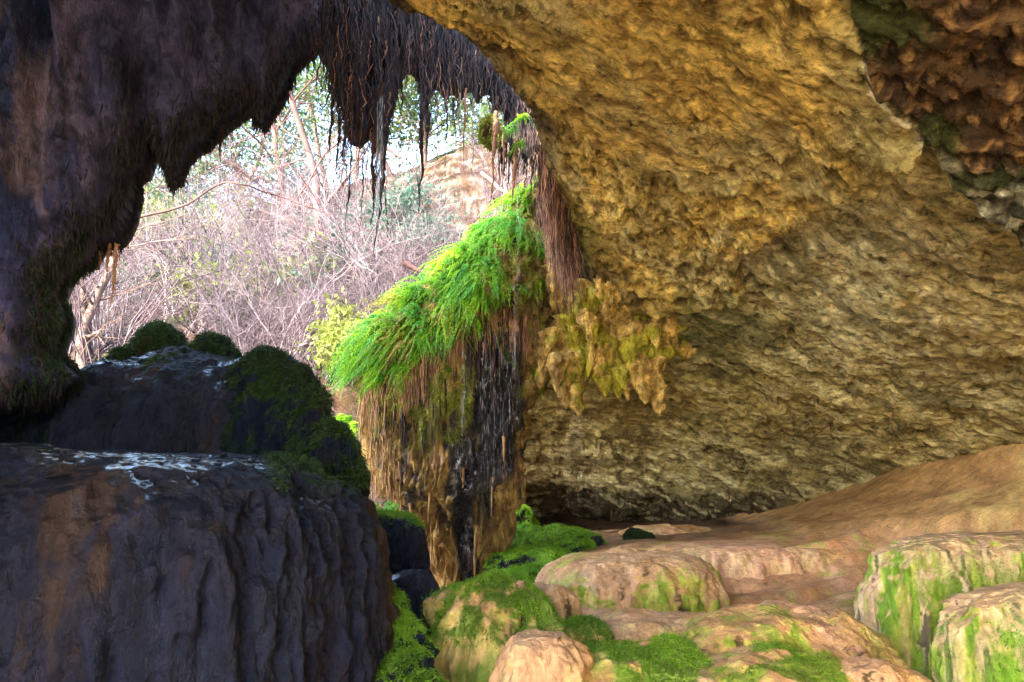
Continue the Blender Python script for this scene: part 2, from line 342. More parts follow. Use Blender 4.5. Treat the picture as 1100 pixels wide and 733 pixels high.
def build_floor():
    xs = np.concatenate([np.arange(-6,-1.4,.15), np.arange(-1.4,5.2,.022), np.arange(5.2,9.1,.15)])
    ys = np.concatenate([np.arange(-9,2.6,.25), np.arange(2.6,9,.022), np.arange(9,13.4,.05)])
    X, Y = np.meshgrid(xs, ys, indexing='ij'); x = X.ravel(); y = Y.ravel()
    z = Zf(x,y); V = np.stack([x,y,z],1); px, py = pix(V)
    nz = fbm(V,1.2,3,71); n2 = fbm(V,3.5,3,72)
    inner = sm(2.0,3.0,y)*sm(-.5,.2,x)
    bank = sm(2,-8, py-np.interp(px,[740,800,870,930,1100,1300],[553,566,584,577,569,560])+nz*4)*(y>5)*(x>1.5)
    z2 = terr(z+nz*.04, .16, .25)+n2*.008
    rl = 7.0+.15*np.sin(x*1.7)+nz*.10; rl2 = 6.25+.2*np.sin(x*2.3+1)+nz*.12
    fr = fbm(V,5,3,77)*.035; rl = rl+fr; rl2 = rl2-fr; rl3 = 5.55+.2*np.sin(x*1.9+2)+nz*.15+fr
    z2 = z2+(.10*sm(-.10,.03,y-rl)+.10*sm(-.12,.04,y-rl2)*(x>.7)+.09*sm(-.12,.04,y-rl3)*(x>.5))*sm(.1,.7,x)*sm(4.2,3.6,x)-.24+.09*ridge(V,.9,2,75)*sm(7.0,6.0,y)
    V[:,2] = z*(1-inner*(1-bank))+z2*inner*(1-bank)+bank*(.10+nz*.035+n2*.006)
    V[:,2] -= .17*sm(6.85,6.5,y+fbm(V,1.5,2,79)*.12)*sm(.7,1.1,x)*(1-bank)*inner
    N = normals(V, gridF(len(xs),len(ys))[:, ::-1])
    if N[:,2].mean() < 0: N = -N
    n3 = fbm(V,6,4,73,.6); s = fbm(V,2.4,4,74,.5,stretch=(1.6,.5,1))
    P = rgba(V,(.40,.25,.15),.42)
    P = mixc(P, sm(-.1,.5,s)*.8,(.50,.34,.25)); P = mixc(P, sm(0,.5,n2)*.6,(.42,.22,.09)); P = mixc(P, sm(.2,.7,nz)*.6,(.52,.40,.26))
    P = mixc(P, sm(.15,.6,n3+nz*.5)*.7,(.28,.30,.07))
    P = mixc(P, bank*.9,(.42,.28,.13),.75); P = mixc(P, bank*sm(-.1,.5,s)*.6,(.28,.17,.075))
    st = np.sin(px*.018+py*.012+nz*3)
    P = mixc(P, bank*sm(.85,1,st)*.7,(.55,.46,.20))
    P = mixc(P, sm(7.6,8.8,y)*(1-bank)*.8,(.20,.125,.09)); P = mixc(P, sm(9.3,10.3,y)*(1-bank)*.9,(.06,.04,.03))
    P = mixc(P, sm(1.5,-1,y)*.9,(.48,.42,.32),.9)
    gain(P,(1.08,.98,.87))
    o = mk('cave_floor', V, gridF(len(xs),len(ys))[:, ::-1], M['flow'], pig=P); props(o, kind='structure')
build_floor()
def build_ground():
    xs = np.concatenate([np.arange(-150,-32,8),np.arange(-32,-13,.6), np.arange(-13,4,.07), np.arange(4,30,.6),np.arange(30,160,8)])
    ys = np.concatenate([np.arange(-150,-24,8),np.arange(-24,8,.5), np.arange(8,24,.07), np.arange(24,32,.2), np.arange(32,62,1.2),np.arange(62,200,8)])
    X, Y = np.meshgrid(xs, ys, indexing='ij'); x = X.ravel(); y = Y.ravel()
    z = Zh(np.clip(x,-30,25),np.clip(y,-22,58))
    V = np.stack([x,y,z],1); px, py = pix(V)
    inside = (y < 9.2)*sm(9.3,8.5,y); z = z*(1-inside)+(-1.3)*inside
    z = np.where((y<8.0), np.minimum(z,-1.3*sm(-14,-9,x)*sm(-10,-7.5,y)+(-.4)), z)
    rockz = sm(330,430,px)*sm(12,14,y)*sm(24,20,y)*(x<6)
    nz = fbm(V,.5,4,81); nf = fbm(V,2,4,82,.6)
    h = z+nz*.25+nf*.07
    h = h*(1-rockz)+(terr(h+fbm(V,.35,3,83)*.5,.62,.85)+fbm(V,3,3,84)*.08)*rockz
    V[:,2] = np.where(y>8.5, h, z)
    cave = sm(-.1,.35,x-edge_x(np.clip(y,4,14)))*sm(15.5,14.5,y)*(y>4)*sm(12,10,x)
    V[:,2] = V[:,2]*(1-cave)+np.minimum(V[:,2],-1.0)*cave
    N = normals(V, gridF(len(xs),len(ys))[:, ::-1]); N = N*np.sign(N[:,2].mean())
    P = rgba(V,(.20,.14,.12),.9)
    P = mixc(P, sm(-.1,.5,nz+nf*.3)*.7,(.27,.20,.18)); P = mixc(P, sm(.0,.5,nf)*.7,(.09,.06,.05))
    P = mixc(P, sm(.2,.6,fbm(V,.8,3,86))*.6,(.26,.14,.06)); P = mixc(P, sm(.15,.5,fbm(V,.7,3,87))*.7,(.09,.12,.04))
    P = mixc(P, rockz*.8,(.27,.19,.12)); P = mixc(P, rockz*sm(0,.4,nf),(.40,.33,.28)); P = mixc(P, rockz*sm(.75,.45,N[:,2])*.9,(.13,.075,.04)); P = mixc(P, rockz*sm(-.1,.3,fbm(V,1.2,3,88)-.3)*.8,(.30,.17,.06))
    stt = np.sin((V[:,2]+fbm(V,.5,3,90)*.35)*2*math.pi/.38+nf*1.5); P = mixc(P, rockz*sm(.3,.9,stt)*.9,(.10,.055,.035)); P = mixc(P, rockz*sm(.4,.95,-stt)*.8,(.55,.45,.38))
    P[:,:3] *= .42; P[:,:3] *= (1-.2*rockz)[:,None]
    P = mixc(P, sm(8,6,y)*.9,(.48,.42,.32),.9)
    o = mk('ground', V, gridF(len(xs),len(ys))[:, ::-1], M['hill'], pig=P); props(o, kind='structure')
build_ground()
def ground_z(x, y): return float(Zh(np.array([x]),np.array([y]))[0]+.0)

# ================================================================== generic pieces
def blades(V, N, W, n, ln, wd, m, parent, seed=0, droop=.5, name='moss', jitter=.02):
    r = np.random.default_rng(seed+100); W = np.clip(W,0,None)
    if W.sum() <= 0: return None
    idx = r.choice(len(V), n, p=W/W.sum())
    p = V[idx]+r.normal(0,jitter,(n,3))*.5
    d = N[idx]+r.normal(0,.45,(n,3)); d[:,2] -= droop; d /= np.linalg.norm(d,axis=1)[:,None]
    t = np.cross(d, r.normal(size=(n,3))); t /= np.linalg.norm(t,axis=1)[:,None]
    L_ = ln*r.uniform(.5,1.3,(n,1)); W_ = wd*r.uniform(.6,1.3,(n,1))
    a = p-t*W_-d*.004; b = p+t*W_-d*.004; c = p+d*L_+np.array([0,0,-.3])*L_
    VV = np.stack([a,b,c],1).reshape(-1,3); FF = np.arange(n*3).reshape(-1,3)
    return mk(name, VV, FF, m, parent, smooth=False)

def mound(name, pl, pr, pt, pb, Yc, ratio=.8, e=3.0, e_v=3.0, flute=.03, fs=9, lump=.05, ls=2.5, seed=0, res=(150,260), hollow=False, tilt=0, skew=0, extra=None):
    c = at((pl+pr)/2, pt, Yc); rx = (pr-pl)/2/F*Yc*1.0; ry = rx*ratio
    if e <= 3.5: pb = min(pb, pt+max(70, (pr-pl)*.45))
    zb = at(550, pb, Yc-ry*.7)[2]; H = c[2]-zb
    na, nt = res
    u = np.linspace(0,1,na)
    aa = (math.pi/2)*(1-u)                      # from top to the base
    h = np.cos(aa)**(2/e); v = np.sin(aa)**(2/e_v)
    th = np.linspace(0,2*math.pi,nt,endpoint=False)
    Hh, T = np.meshgrid(h, th, indexing='ij'); Vv,_ = np.meshgrid(v, th, indexing='ij')
    Hh, T, Vv = Hh.ravel(), T.ravel(), Vv.ravel()
    sup = (np.abs(np.cos(T))**2.4+np.abs(np.sin(T))**2.4)**(-1/2.4)
    X = c[0]+rx*Hh*sup*np.cos(T); Y = c[1]+ry*Hh*sup*np.sin(T); Z = zb+H*Vv
    ns = 24; hs = h[-1]; ths = np.tile(th,ns); dn = np.repeat(np.linspace(.04,1,ns),nt)     # the sides go on down, slightly flared
    sp_ = (np.abs(np.cos(ths))**2.4+np.abs(np.sin(ths))**2.4)**(-1/2.4)*(1+.12*dn)
    X = np.concatenate([X,c[0]+rx*sp_*np.cos(ths)]); Y = np.concatenate([Y,c[1]+ry*sp_*np.sin(ths)]); Z = np.concatenate([Z,zb-dn*1.3*min(1,Yc/5)])
    Hh = np.concatenate([Hh,np.ones(ns*nt)]); Vv = np.concatenate([Vv,np.zeros(ns*nt)]); T = np.concatenate([T,ths]); na = na+ns
    V = np.stack([X,Y,Z],1)
    rad = np.stack([np.cos(T)/max(rx,.01),np.sin(T)/max(ry,.01),np.zeros_like(T)],1); rad /= np.linalg.norm(rad,axis=1)[:,None]
    vert = sm(.25,.9,Hh)
    q = V+0; q[:,2] *= .18
    fl = ridge(q+fbm(V,1.5,2,seed+3)[:,None]*.05, fs, 2, seed)-.45
    big = fbm(V*np.array([1,1,.35]), ls, 3, seed+5)
    V = V+rad*((fl*flute+big*lump*1.6)*vert)[:,None]
    V[:,2] += (1-vert*.8)*(fbm(V,ls*1.2,4,seed+6)*lump)+tilt*(V[:,0]-c[0])*Vv
    V = V+rad*(fbm(V*np.array([1,1,.3]),14,3,seed+8)*flute*.35+fbm(V,7,4,seed+9,.6)*min(.03,lump*.5))[:,None]
    Fq = gridF(na,nt,True)
    N = normals(V,Fq); 
    if (N*rad).sum(1).mean() < 0: Fq = Fq[:, ::-1]; N = -N
    return V, Fq, N, c
def put(name, V, Fq, N, m, pig, label, cat, group=None, moss=None, seed=0, base=None):
    """thing with a stone body and, if asked, moss cover as a part"""
    if moss is None:
        o = mk(name, V, Fq, m, pig=pig); props(o, label, cat, group); return o
    loc = V.mean(0) if base is None else base; loc = np.array([loc[0],loc[1],V[:,2].min()])
    e = empty(name, loc); props(e, label, cat, group)
    mk('rock', V-loc, Fq, m, e, pig=pig)
    for (W, n, ln, wd, mm) in moss:
        blades(V-loc, N, W, n, ln, wd, mm, e, seed=seed); seed += 1
    return e

# ---------------- palettes
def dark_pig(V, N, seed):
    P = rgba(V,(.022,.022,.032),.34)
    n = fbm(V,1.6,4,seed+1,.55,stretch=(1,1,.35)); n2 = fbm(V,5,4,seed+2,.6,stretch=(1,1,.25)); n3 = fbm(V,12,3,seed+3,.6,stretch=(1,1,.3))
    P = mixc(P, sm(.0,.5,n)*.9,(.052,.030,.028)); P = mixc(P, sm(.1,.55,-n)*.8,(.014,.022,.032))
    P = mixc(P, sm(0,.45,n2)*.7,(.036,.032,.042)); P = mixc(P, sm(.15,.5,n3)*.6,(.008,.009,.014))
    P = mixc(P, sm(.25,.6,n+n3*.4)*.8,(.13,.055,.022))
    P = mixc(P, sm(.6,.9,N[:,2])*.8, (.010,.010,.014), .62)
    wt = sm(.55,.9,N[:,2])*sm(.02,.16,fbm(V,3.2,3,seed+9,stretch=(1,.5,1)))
    gain(P,(.36,.50,.90)); P = mixc(P, wt, (.008,.008,.012), .07)  # gain tints the blue of reflected sky into the dark pigment
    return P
def flow_pig(V, N, seed, pink=.6, green=.5, orange=.3, rough=.42):
    P = rgba(V,(.45,.30,.17),rough)
    q = (1,1,.22)
    n = fbm(V,1.3,4,seed+1,.5,stretch=q); n2 = fbm(V,4,4,seed+2,.6,stretch=q); n3 = fbm(V,9,4,seed+3,.65,stretch=(1,1,.3))
    P = mixc(P, sm(-.2,.4,n)*pink,(.54,.34,.25)); P = mixc(P, sm(-.1,.4,-n)*orange,(.46,.24,.08))
    P = mixc(P, sm(0,.5,n2)*.5,(.58,.47,.30)); P = mixc(P, sm(.1,.5,-n3)*.5,(.24,.15,.10))
    g = green*sm(-.1,.35,n2*.6-n*.7+(.35-N[:,2])*.5)
    P = mixc(P, g*.9,(.30,.34,.05)); P = mixc(P, g*sm(0,.4,n3+.1)*.9,(.13,.26,.02))
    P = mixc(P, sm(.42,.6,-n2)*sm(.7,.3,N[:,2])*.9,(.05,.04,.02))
    return gain(P,(1.12,1.02,.88))
def lay(V, N, seed=0, lo=.3, hi=.8, sc=3, bias=0):   # moss weight: upward faces, patchy
    return sm(lo,hi,N[:,2]+fbm(V,sc,3,seed)*.5+bias)

# ================================================================== LEFT FOREGROUND FLOWSTONE
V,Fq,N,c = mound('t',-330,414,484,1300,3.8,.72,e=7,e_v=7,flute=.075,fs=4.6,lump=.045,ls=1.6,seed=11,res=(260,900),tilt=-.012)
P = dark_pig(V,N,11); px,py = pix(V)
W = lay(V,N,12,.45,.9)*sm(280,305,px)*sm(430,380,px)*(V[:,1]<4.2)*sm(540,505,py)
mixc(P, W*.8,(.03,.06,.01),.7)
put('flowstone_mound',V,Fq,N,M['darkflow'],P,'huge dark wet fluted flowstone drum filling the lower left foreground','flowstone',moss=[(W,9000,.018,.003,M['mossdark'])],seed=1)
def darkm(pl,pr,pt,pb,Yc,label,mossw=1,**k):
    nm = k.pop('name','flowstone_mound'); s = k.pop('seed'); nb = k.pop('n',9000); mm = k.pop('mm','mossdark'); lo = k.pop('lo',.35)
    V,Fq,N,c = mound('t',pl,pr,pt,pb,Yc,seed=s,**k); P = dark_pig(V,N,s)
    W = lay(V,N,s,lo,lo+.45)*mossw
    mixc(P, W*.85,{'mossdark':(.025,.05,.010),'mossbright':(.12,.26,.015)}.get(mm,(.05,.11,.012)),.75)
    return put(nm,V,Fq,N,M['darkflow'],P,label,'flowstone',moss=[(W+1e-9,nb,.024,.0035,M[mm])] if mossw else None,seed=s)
darkm(-190,135,418,560,5.0,'low dark sparkling wet flowstone shoulder at the left edge, under the hanging rock wall',seed=21,e=2.6,e_v=2.6,flute=.05,fs=6,lump=.07,ls=2.2,res=(140,420),mossw=.6,n=5000)
darkm(60,345,386,560,4.95,'broad dark flowstone tier with wet glossy top behind the big foreground drum',seed=22,e=3.6,e_v=3.2,flute=.04,fs=6,lump=.06,ls=3,res=(160,500),mossw=.12,n=3000)
darkm(225,352,384,520,4.75,'black rounded tier shoulder with wet blue glints, right of the mossy knobs',seed=23,e=2.8,e_v=2.6,flute=.03,fs=7,lump=.045,ls=4,res=(120,300),mossw=.08,n=1500)
for i,(pl,pr,pt,pb,Yc,lb) in enumerate([
   (132,212,350,420,4.9,'round dark mossy knob highest on the left flowstone tier'),
   (196,262,362,420,4.85,'small dark mossy knob right of the highest knob on the left tier'),
   (108,160,376,440,4.7,'low mossy knob at the left foot of the highest knob'),
   (152,214,384,440,4.6,'small mossy knob in front of the highest knob, over the wet streak'),
   (248,326,376,450,4.55,'long mossy hump on the right crest of the left tier'),
   (294,350,396,470,4.45,'mossy hump stepping down the right side of the left tier'),
   (308,362,418,500,4.35,'mossy knob above the large round mossy boulder'),
   (28,92,396,470,4.6,'ragged dark moss cushion where the hanging rock wall meets the tier')]):
    V,Fq,N,c = mound('t',pl,pr,pt,pb,Yc,seed=30+i,e=2.2,e_v=2.2,flute=.01,lump=.035,ls=7,res=(60,110),ratio=.9); P = dark_pig(V,N,30+i)
    W = sm(-.1,.4,N[:,2]); mixc(P,W*.9,(.022,.045,.010),.8)
    put('mossy_mound',V,Fq,N,M['mossbase'],P,lb,'mossy rock','mossy knobs on the left flowstone',moss=[(W+.02,7000,.026,.0035,M['mossdark'])],seed=30+i)
V,Fq,N,c = mound('t',312,398,460,600,4.3,seed=45,e=2.1,e_v=2.1,flute=.015,lump=.05,ls=6,res=(90,160),ratio=.9); P = dark_pig(V,N,45)
W = sm(.1,.6,N[:,2]+fbm(V,6,3,45)*.4); mixc(P,W*.9,(.02,.042,.008),.8)
put('mossy_boulder',V,Fq,N,M['mossbase'],P,'large round dark mossy boulder at the right shoulder of the left tier, beside the column','boulder',moss=[(W+.01,15000,.022,.003,M['mossdark'])],seed=45)
darkm(372,466,552,900,5.3,'second dark brown fluted drum with mossy top, left of the hanging column foot',seed=46,e=4,e_v=4,flute=.05,fs=7,lump=.04,ls=3,res=(160,260),mossw=.9,n=6000,mm='moss',lo=.6)
darkm(412,478,612,900,4.7,'dark drum with a glossy wet crown below the second drum',seed=47,e=3,e_v=3,flute=.03,fs=8,lump=.03,ls=4,res=(140,200),mossw=0)
for i,(pl,pr,pt,pb,Yc,lb) in enumerate([(396,438,632,800,4.1,'upper bright green moss ledge down the gap beside the big drum'),(405,462,668,860,4.0,'middle green moss ledge in the gap beside the big drum'),(400,470,704,860,3.8,'lowest green moss ledge at the bottom edge beside the big drum')]):
    V,Fq,N,c = mound('t',pl,pr,pt,pb,Yc,seed=50+i,e=2.3,e_v=2.3,flute=.03,lump=.07,ls=6,res=(80,140),ratio=.9); P = dark_pig(V,N,50+i)
    W = sm(.2,.7,N[:,2]+fbm(V,5,3,50+i)*.5); mixc(P,W*.9,(.05,.12,.012),.8)
    put('mossy_ledge',V,Fq,N,M['mossbase'],P,lb,'mossy rock','moss ledges in the gap',moss=[(W+.001,9000,.022,.003,M['moss'])],seed=50+i)

# ================================================================== RIGHT FLOWSTONES
def flowm(pl,pr,pt,pb,Yc,label,seed,name='flowstone_mound',moss=0,mm='moss',lo=.35,hi=.8,bias=0,mcol=(.08,.17,.015),ln=.02,pk=None,reg=None,stripe=False,**k):
    V,Fq,N,c = mound('t',pl,pr,pt,pb,Yc,seed=seed,**k); P = flow_pig(V,N,seed,**(pk or {}))
    W = lay(V,N,seed,lo,hi,4,bias)
    if reg is not None: W = W*reg(*pix(V),V,N)
    if stripe:
        P[:,:3] = P[:,:3]*.4+np.array((.52,.38,.24))*.6
        a_=fbm(V,7,3,seed+40,.6,stretch=(1,1,.03)); v_=sm(.75,.35,N[:,2])
        mixc(P,v_*sm(-.05,.15,a_)*.85,(.30,.36,.05)); mixc(P,v_*sm(.2,.35,a_)*.9,(.12,.25,.02)); mixc(P,v_*sm(.08,.25,-a_)*.85,(.58,.46,.28)); mixc(P,v_*sm(.34,.44,-a_)*.9,(.09,.075,.05))
    if moss: mixc(P,W*.85,mcol,.85)
    return put(name,V,Fq,N,M['flow'],P,label,'boulder' if 'boulder' in name else 'flowstone',moss=[(W+1e-9,moss,ln,.003,M[mm])] if moss else None,seed=seed)
flowm(930,1230,574,900,5.1,'tall fluted drapery flowstone with vertical green and cream stripes at the right edge',61,stripe=True,e=5,e_v=6,flute=.12,fs=4.5,lump=.03,ls=2,res=(180,600),ratio=.5,pk=dict(green=.95,pink=.5),
      moss=6000,lo=-.9,hi=-.2,mm='moss',mcol=(.18,.30,.02),ln=.012,reg=lambda px,py,V,N: sm(.22,.45,fbm(V,3.2,3,66,stretch=(1,1,.15)))*sm(588,640,py)*sm(.7,.4,N[:,2]))
flowm(1003,1290,627,900,4.1,'nearer rounded drapery flowstone in the lower right corner, cream and bright green',62,stripe=True,e=4,e_v=5,flute=.08,fs=5,lump=.03,ls=2,res=(160,500),ratio=.5,pk=dict(green=.8,pink=.4),
      moss=12000,lo=-.9,hi=-.2,mm='moss',mcol=(.12,.27,.02),ln=.012,reg=lambda px,py,V,N: (sm(1060,1090,px+(py-640)*.25)+sm(1035,1015,px)*.6)*sm(640,680,py)*sm(.6,.3,N[:,2])*sm(-.3,.1,fbm(V,5,3,67)))
flowm(580,775,593,820,6.4,'wide cream flowstone mound with yellow green algae in the middle distance',63,e=3.3,e_v=3.6,flute=.05,fs=4,lump=.04,ls=2,res=(140,400),ratio=.8,pk=dict(green=.9,pink=.2))
flowm(730,930,650,1000,4.6,'pink rounded flowstone mound with green algae streaks, lower right centre',64,e=2.1,e_v=2.2,flute=.04,fs=6,lump=.05,ls=2.5,res=(120,400),ratio=.8,pk=dict(green=.8,pink=.9),
      moss=5000,lo=-.5,hi=.2,mm='mossyel',mcol=(.25,.30,.03),ln=.012,reg=lambda px,py,V,N: sm(675,710,py)*sm(.1,.4,fbm(V,5,3,68,stretch=(1,1,.3))))
flowm(650,1085,583,900,7.2,'flat topped pink terrace with a crisp level rim, right of the middle',111,e=7,e_v=8,flute=.06,fs=3.5,lump=.015,ls=2,res=(120,700),ratio=.32,pk=dict(green=.12,pink=1,orange=.2))
flowm(575,860,662,900,4.95,'broad low tan flowstone slab with vivid green moss front, bottom centre',69,e=2.8,e_v=2.6,flute=.03,fs=5,lump=.05,ls=2,res=(120,500),ratio=.6,pk=dict(green=.3,pink=.5),
      moss=26000,lo=-.6,hi=.1,mm='moss',mcol=(.12,.26,.02),ln=.022,reg=lambda px,py,V,N: sm(.0,.25,fbm(V,2.2,3,70)+.1*(py>690))*sm(668,690,py)*sm(600,630,px)*sm(800,740,px))
darkm(425,530,575,900,8.6,'added dark rock hiding the sunlit ground behind the foot of the hanging column',seed=110,e=3,e_v=3,flute=.04,lump=.05,res=(80,160),mossw=0)  # made-up rock, covers a bright sunlit patch beside the column tip
flowm(530,632,678,1000,3.95,'smooth orange tan boulder with pale green face at the bottom centre',72,name='flowstone_boulder',e=2.6,e_v=2.4,flute=.06,fs=6,lump=.03,ls=3,res=(110,200),ratio=.9,pk=dict(green=.25,pink=.4,orange=.8))
flowm(590,660,666,720,4.5,'small mossy bump on the tan slab behind the smooth boulder',73,name='mossy_mound',e=2.4,e_v=2.4,flute=.02,lump=.03,ls=5,res=(70,120),moss=9000,lo=0,hi=.5,pk=dict(green=.5))
flowm(540,624,628,760,4.9,'brown fluted flowstone block just right of the green mossy boulder',74,name='flowstone_boulder',e=3,e_v=3,flute=.04,fs=9,lump=.03,ls=4,res=(100,200),pk=dict(green=.05,pink=.1,orange=.7))
flowm(470,592,622,900,4.5,'domed boulder under the column tip, green moss over brown and tan rock',75,name='mossy_boulder',e=2.5,e_v=2.6,flute=.04,fs=8,lump=.05,ls=5,res=(130,260),moss=26000,lo=-.35,hi=.35,ln=.02,pk=dict(green=.4,pink=.5),
      reg=lambda px,py,V,N: sm(-.3,.05,fbm(V,4,4,76)+(px-505)*.006))
flowm(850,968,668,900,4.5,'knobbly tan flowstone lump squeezed between the pink mound and the tall drapery',101,e=2.1,e_v=2.1,flute=.04,fs=6,lump=.06,ls=3,res=(120,300),ratio=.9,pk=dict(green=.35,pink=.5))
flowm(880,990,712,960,3.9,'low brown lump at the bottom edge in front of the tall drapery',102,e=2.6,e_v=2.6,flute=.03,fs=6,lump=.05,ls=3,res=(100,260),ratio=.9,pk=dict(green=.2,pink=.5,orange=.6))
flowm(725,925,700,1100,4.0,'green streaked pink flowstone mound at the bottom edge, right of the mossy slope',103,e=2.1,e_v=2.0,flute=.05,fs=6,lump=.05,ls=3,res=(120,320),ratio=.9,pk=dict(green=.7,pink=.8),
      moss=7000,lo=-.6,hi=.1,mm='moss',mcol=(.16,.26,.02),ln=.014,reg=lambda px,py,V,N: sm(.0,.3,fbm(V,4,3,104,stretch=(1,1,.3))))
flowm(590,790,694,1100,4.15,'vivid green mossy slope at the bottom edge below the tan slab',105,name='mossy_slope',e=2.6,e_v=2.2,flute=.03,fs=5,lump=.07,ls=3,res=(120,320),ratio=.9,moss=26000,lo=-.6,hi=.1,ln=.022,mcol=(.12,.26,.02),pk=dict(green=.5),reg=lambda px,py,V,N: sm(-.35,-.05,fbm(V,3,3,106)))
for i,(pl,pr,pt,pb,Yc,lb) in enumerate([
   (520,580,545,600,9.6,'top mossy step of the green staircase behind the column'),
   (520,645,568,620,8.5,'second mossy step of the green staircase behind the column'),
   (525,625,590,640,7.6,'third mossy step of the green staircase behind the column'),
   (530,605,612,660,6.7,'lowest mossy step of the green staircase behind the column'),
   (585,640,578,630,8.3,'round mossy cushion at the right end of the second step'),
   (600,628,604,650,7.2,'small mossy cushion at the right foot of the green staircase'),
   (668,700,572,600,8.6,'small dark green mossy knob on the far flat terrace')]):
    darkm(pl,pr,pt,pb,Yc,lb,seed=80+i,name='mossy_step',e=4,e_v=4.5,flute=.035,fs=6,lump=.07,ls=3.5,res=(90,200),n=12000,mm='mossbright' if i<6 else 'mossdark',lo=.0,ratio=.6)
for i,(pl,pr,pt,pb,Yc,lb) in enumerate([
   (640,800,566,620,9.6,'far low brown flowstone hump on the back terrace, left of centre'),
   (760,880,572,620,8.4,'far low brown flowstone hump on the back terrace, beside the rock bank'),
   (700,790,590,640,7.2,'low cream swelling just under the terrace rim')]):
    flowm(pl,pr,pt,pb,Yc,lb,90+i,e=3,e_v=2.6,flute=.03,fs=5,lump=.05,ls=2,res=(70,260),ratio=.6,pk=dict(green=.1,pink=.3,orange=.6))

# ================================================================== LEFT HANGING ROCK WALL
def in_poly(px, py, poly):
    poly = np.array(poly,float); c = np.zeros(len(px),bool); j = len(poly)-1
    for i in range(len(poly)):
        xi,yi = poly[i]; xj,yj = poly[j]
        cond = ((yi>py)!=(yj>py)) & (px < (xj-xi)*(py-yi)/(yj-yi+1e-12)+xi); c ^= cond; j = i
    return c
def poly_dist(px, py, poly):
    poly = np.array(poly,float); d = np.full(len(px),1e9)
    for i in range(len(poly)):
        a = poly[i]; b = poly[(i+1)%len(poly)]; ab = b-a
        t = np.clip(((px-a[0])*ab[0]+(py-a[1])*ab[1])/(ab@ab+1e-9),0,1)
        d = np.minimum(d, np.hypot(px-a[0]-t*ab[0], py-a[1]-t*ab[1]))
    return d
def relief(poly, Yfun, step, R, thick, extra=None, seed=0):
    """solid with the outline of poly: both faces bulge away from the middle sheet by up to `thick` metres"""
    pp = np.array(poly,float); x0,y0 = pp.min(0); x1,y1 = pp.max(0)
    xs = np.arange(x0-step,x1+step*2,step); ys = np.arange(y0-step,y1+step*2,step)
    X,Y = np.meshgrid(xs,ys,indexing='ij'); px = X.ravel(); py = Y.ravel()
    ins = in_poly(px,py,poly); d = poly_dist(px,py,poly)
    Fq = gridF(len(xs),len(ys)); keep = ins[Fq].all(1); Fq = Fq[keep]
    # snap the border vertices onto a soft edge
    used = np.unique(Fq); rm = -np.ones(len(px),int); rm[used] = np.arange(len(used)); Ft = rm[Fq]
    px = px[used]; py = py[used]; d = d[used]
    e = np.sort(np.concatenate([Fq[:,[0,1]],Fq[:,[1,2]],Fq[:,[2,3]],Fq[:,[3,0]]]),1)
    L_ = len(rm); key = e[:,0].astype(np.int64)*L_+e[:,1]; uk,ct = np.unique(key,return_counts=True); bk = uk[ct==1]
    ea = rm[bk//L_]; eb = rm[bk%L_]
    bd = np.zeros(len(px),bool); bd[ea] = True; bd[eb] = True
    Yd = Yfun(px,py)
    V = np.array([at(a,b,c) for a,b,c in zip(px,py,Yd)]) if False else at_v(px,py,Yd)
    t = np.clip(d/R,0,1); infl = np.sqrt(1-(1-t)**2)*thick; infl[bd] = 0
    return px,py,V,Ft,infl,bd
def at_v(px,py,Y):
    cx = (px-550.0)/F; cy = (366.5-py)/F; y = cP-cy*sP; z = sP+cy*cP; s = Y/y
    return np.stack([cx*s, Y*np.ones_like(px), EYE+z*s],1)
def close_relief(V, Ft, infl, disp, direction, bd):
    n = len(V); A = V+direction*(infl+disp*(~bd))[:,None]; B = V-direction*(infl*.9)[:,None]
    rm = np.arange(n)+n; rm[bd] = np.arange(n)[bd]
    VV = np.concatenate([A,B]); FF = np.concatenate([Ft, rm[Ft][:, ::-1]])
    # orientation: front faces must look along `direction`
    Nn = normals(VV,FF)
    if (Nn[:n]@direction).mean() < 0: FF = FF[:, ::-1]; Nn = -Nn
    return VV, FF, Nn
WALL = [(-620,-170),(372,-170),(365,-120),(352,-60),(350,20),(346,50),(335,58),(322,70),(314,86),(303,112),(292,128),(284,141),(275,134),(268,120),(262,124),(248,134),(240,142),(232,148),(226,156),(212,162),(204,170),(196,190),(190,205),(184,196),(178,178),(168,162),(160,186),(150,192),(152,206),(148,222),(144,238),(138,250),(130,262),(120,266),(112,262),(106,272),(98,288),(84,290),(76,298),(70,308),(66,318),(72,332),(75,346),(70,362),(64,378),(74,388),(84,396),(92,404),(80,420),(40,430),(0,450),(-300,620),(-620,700)]
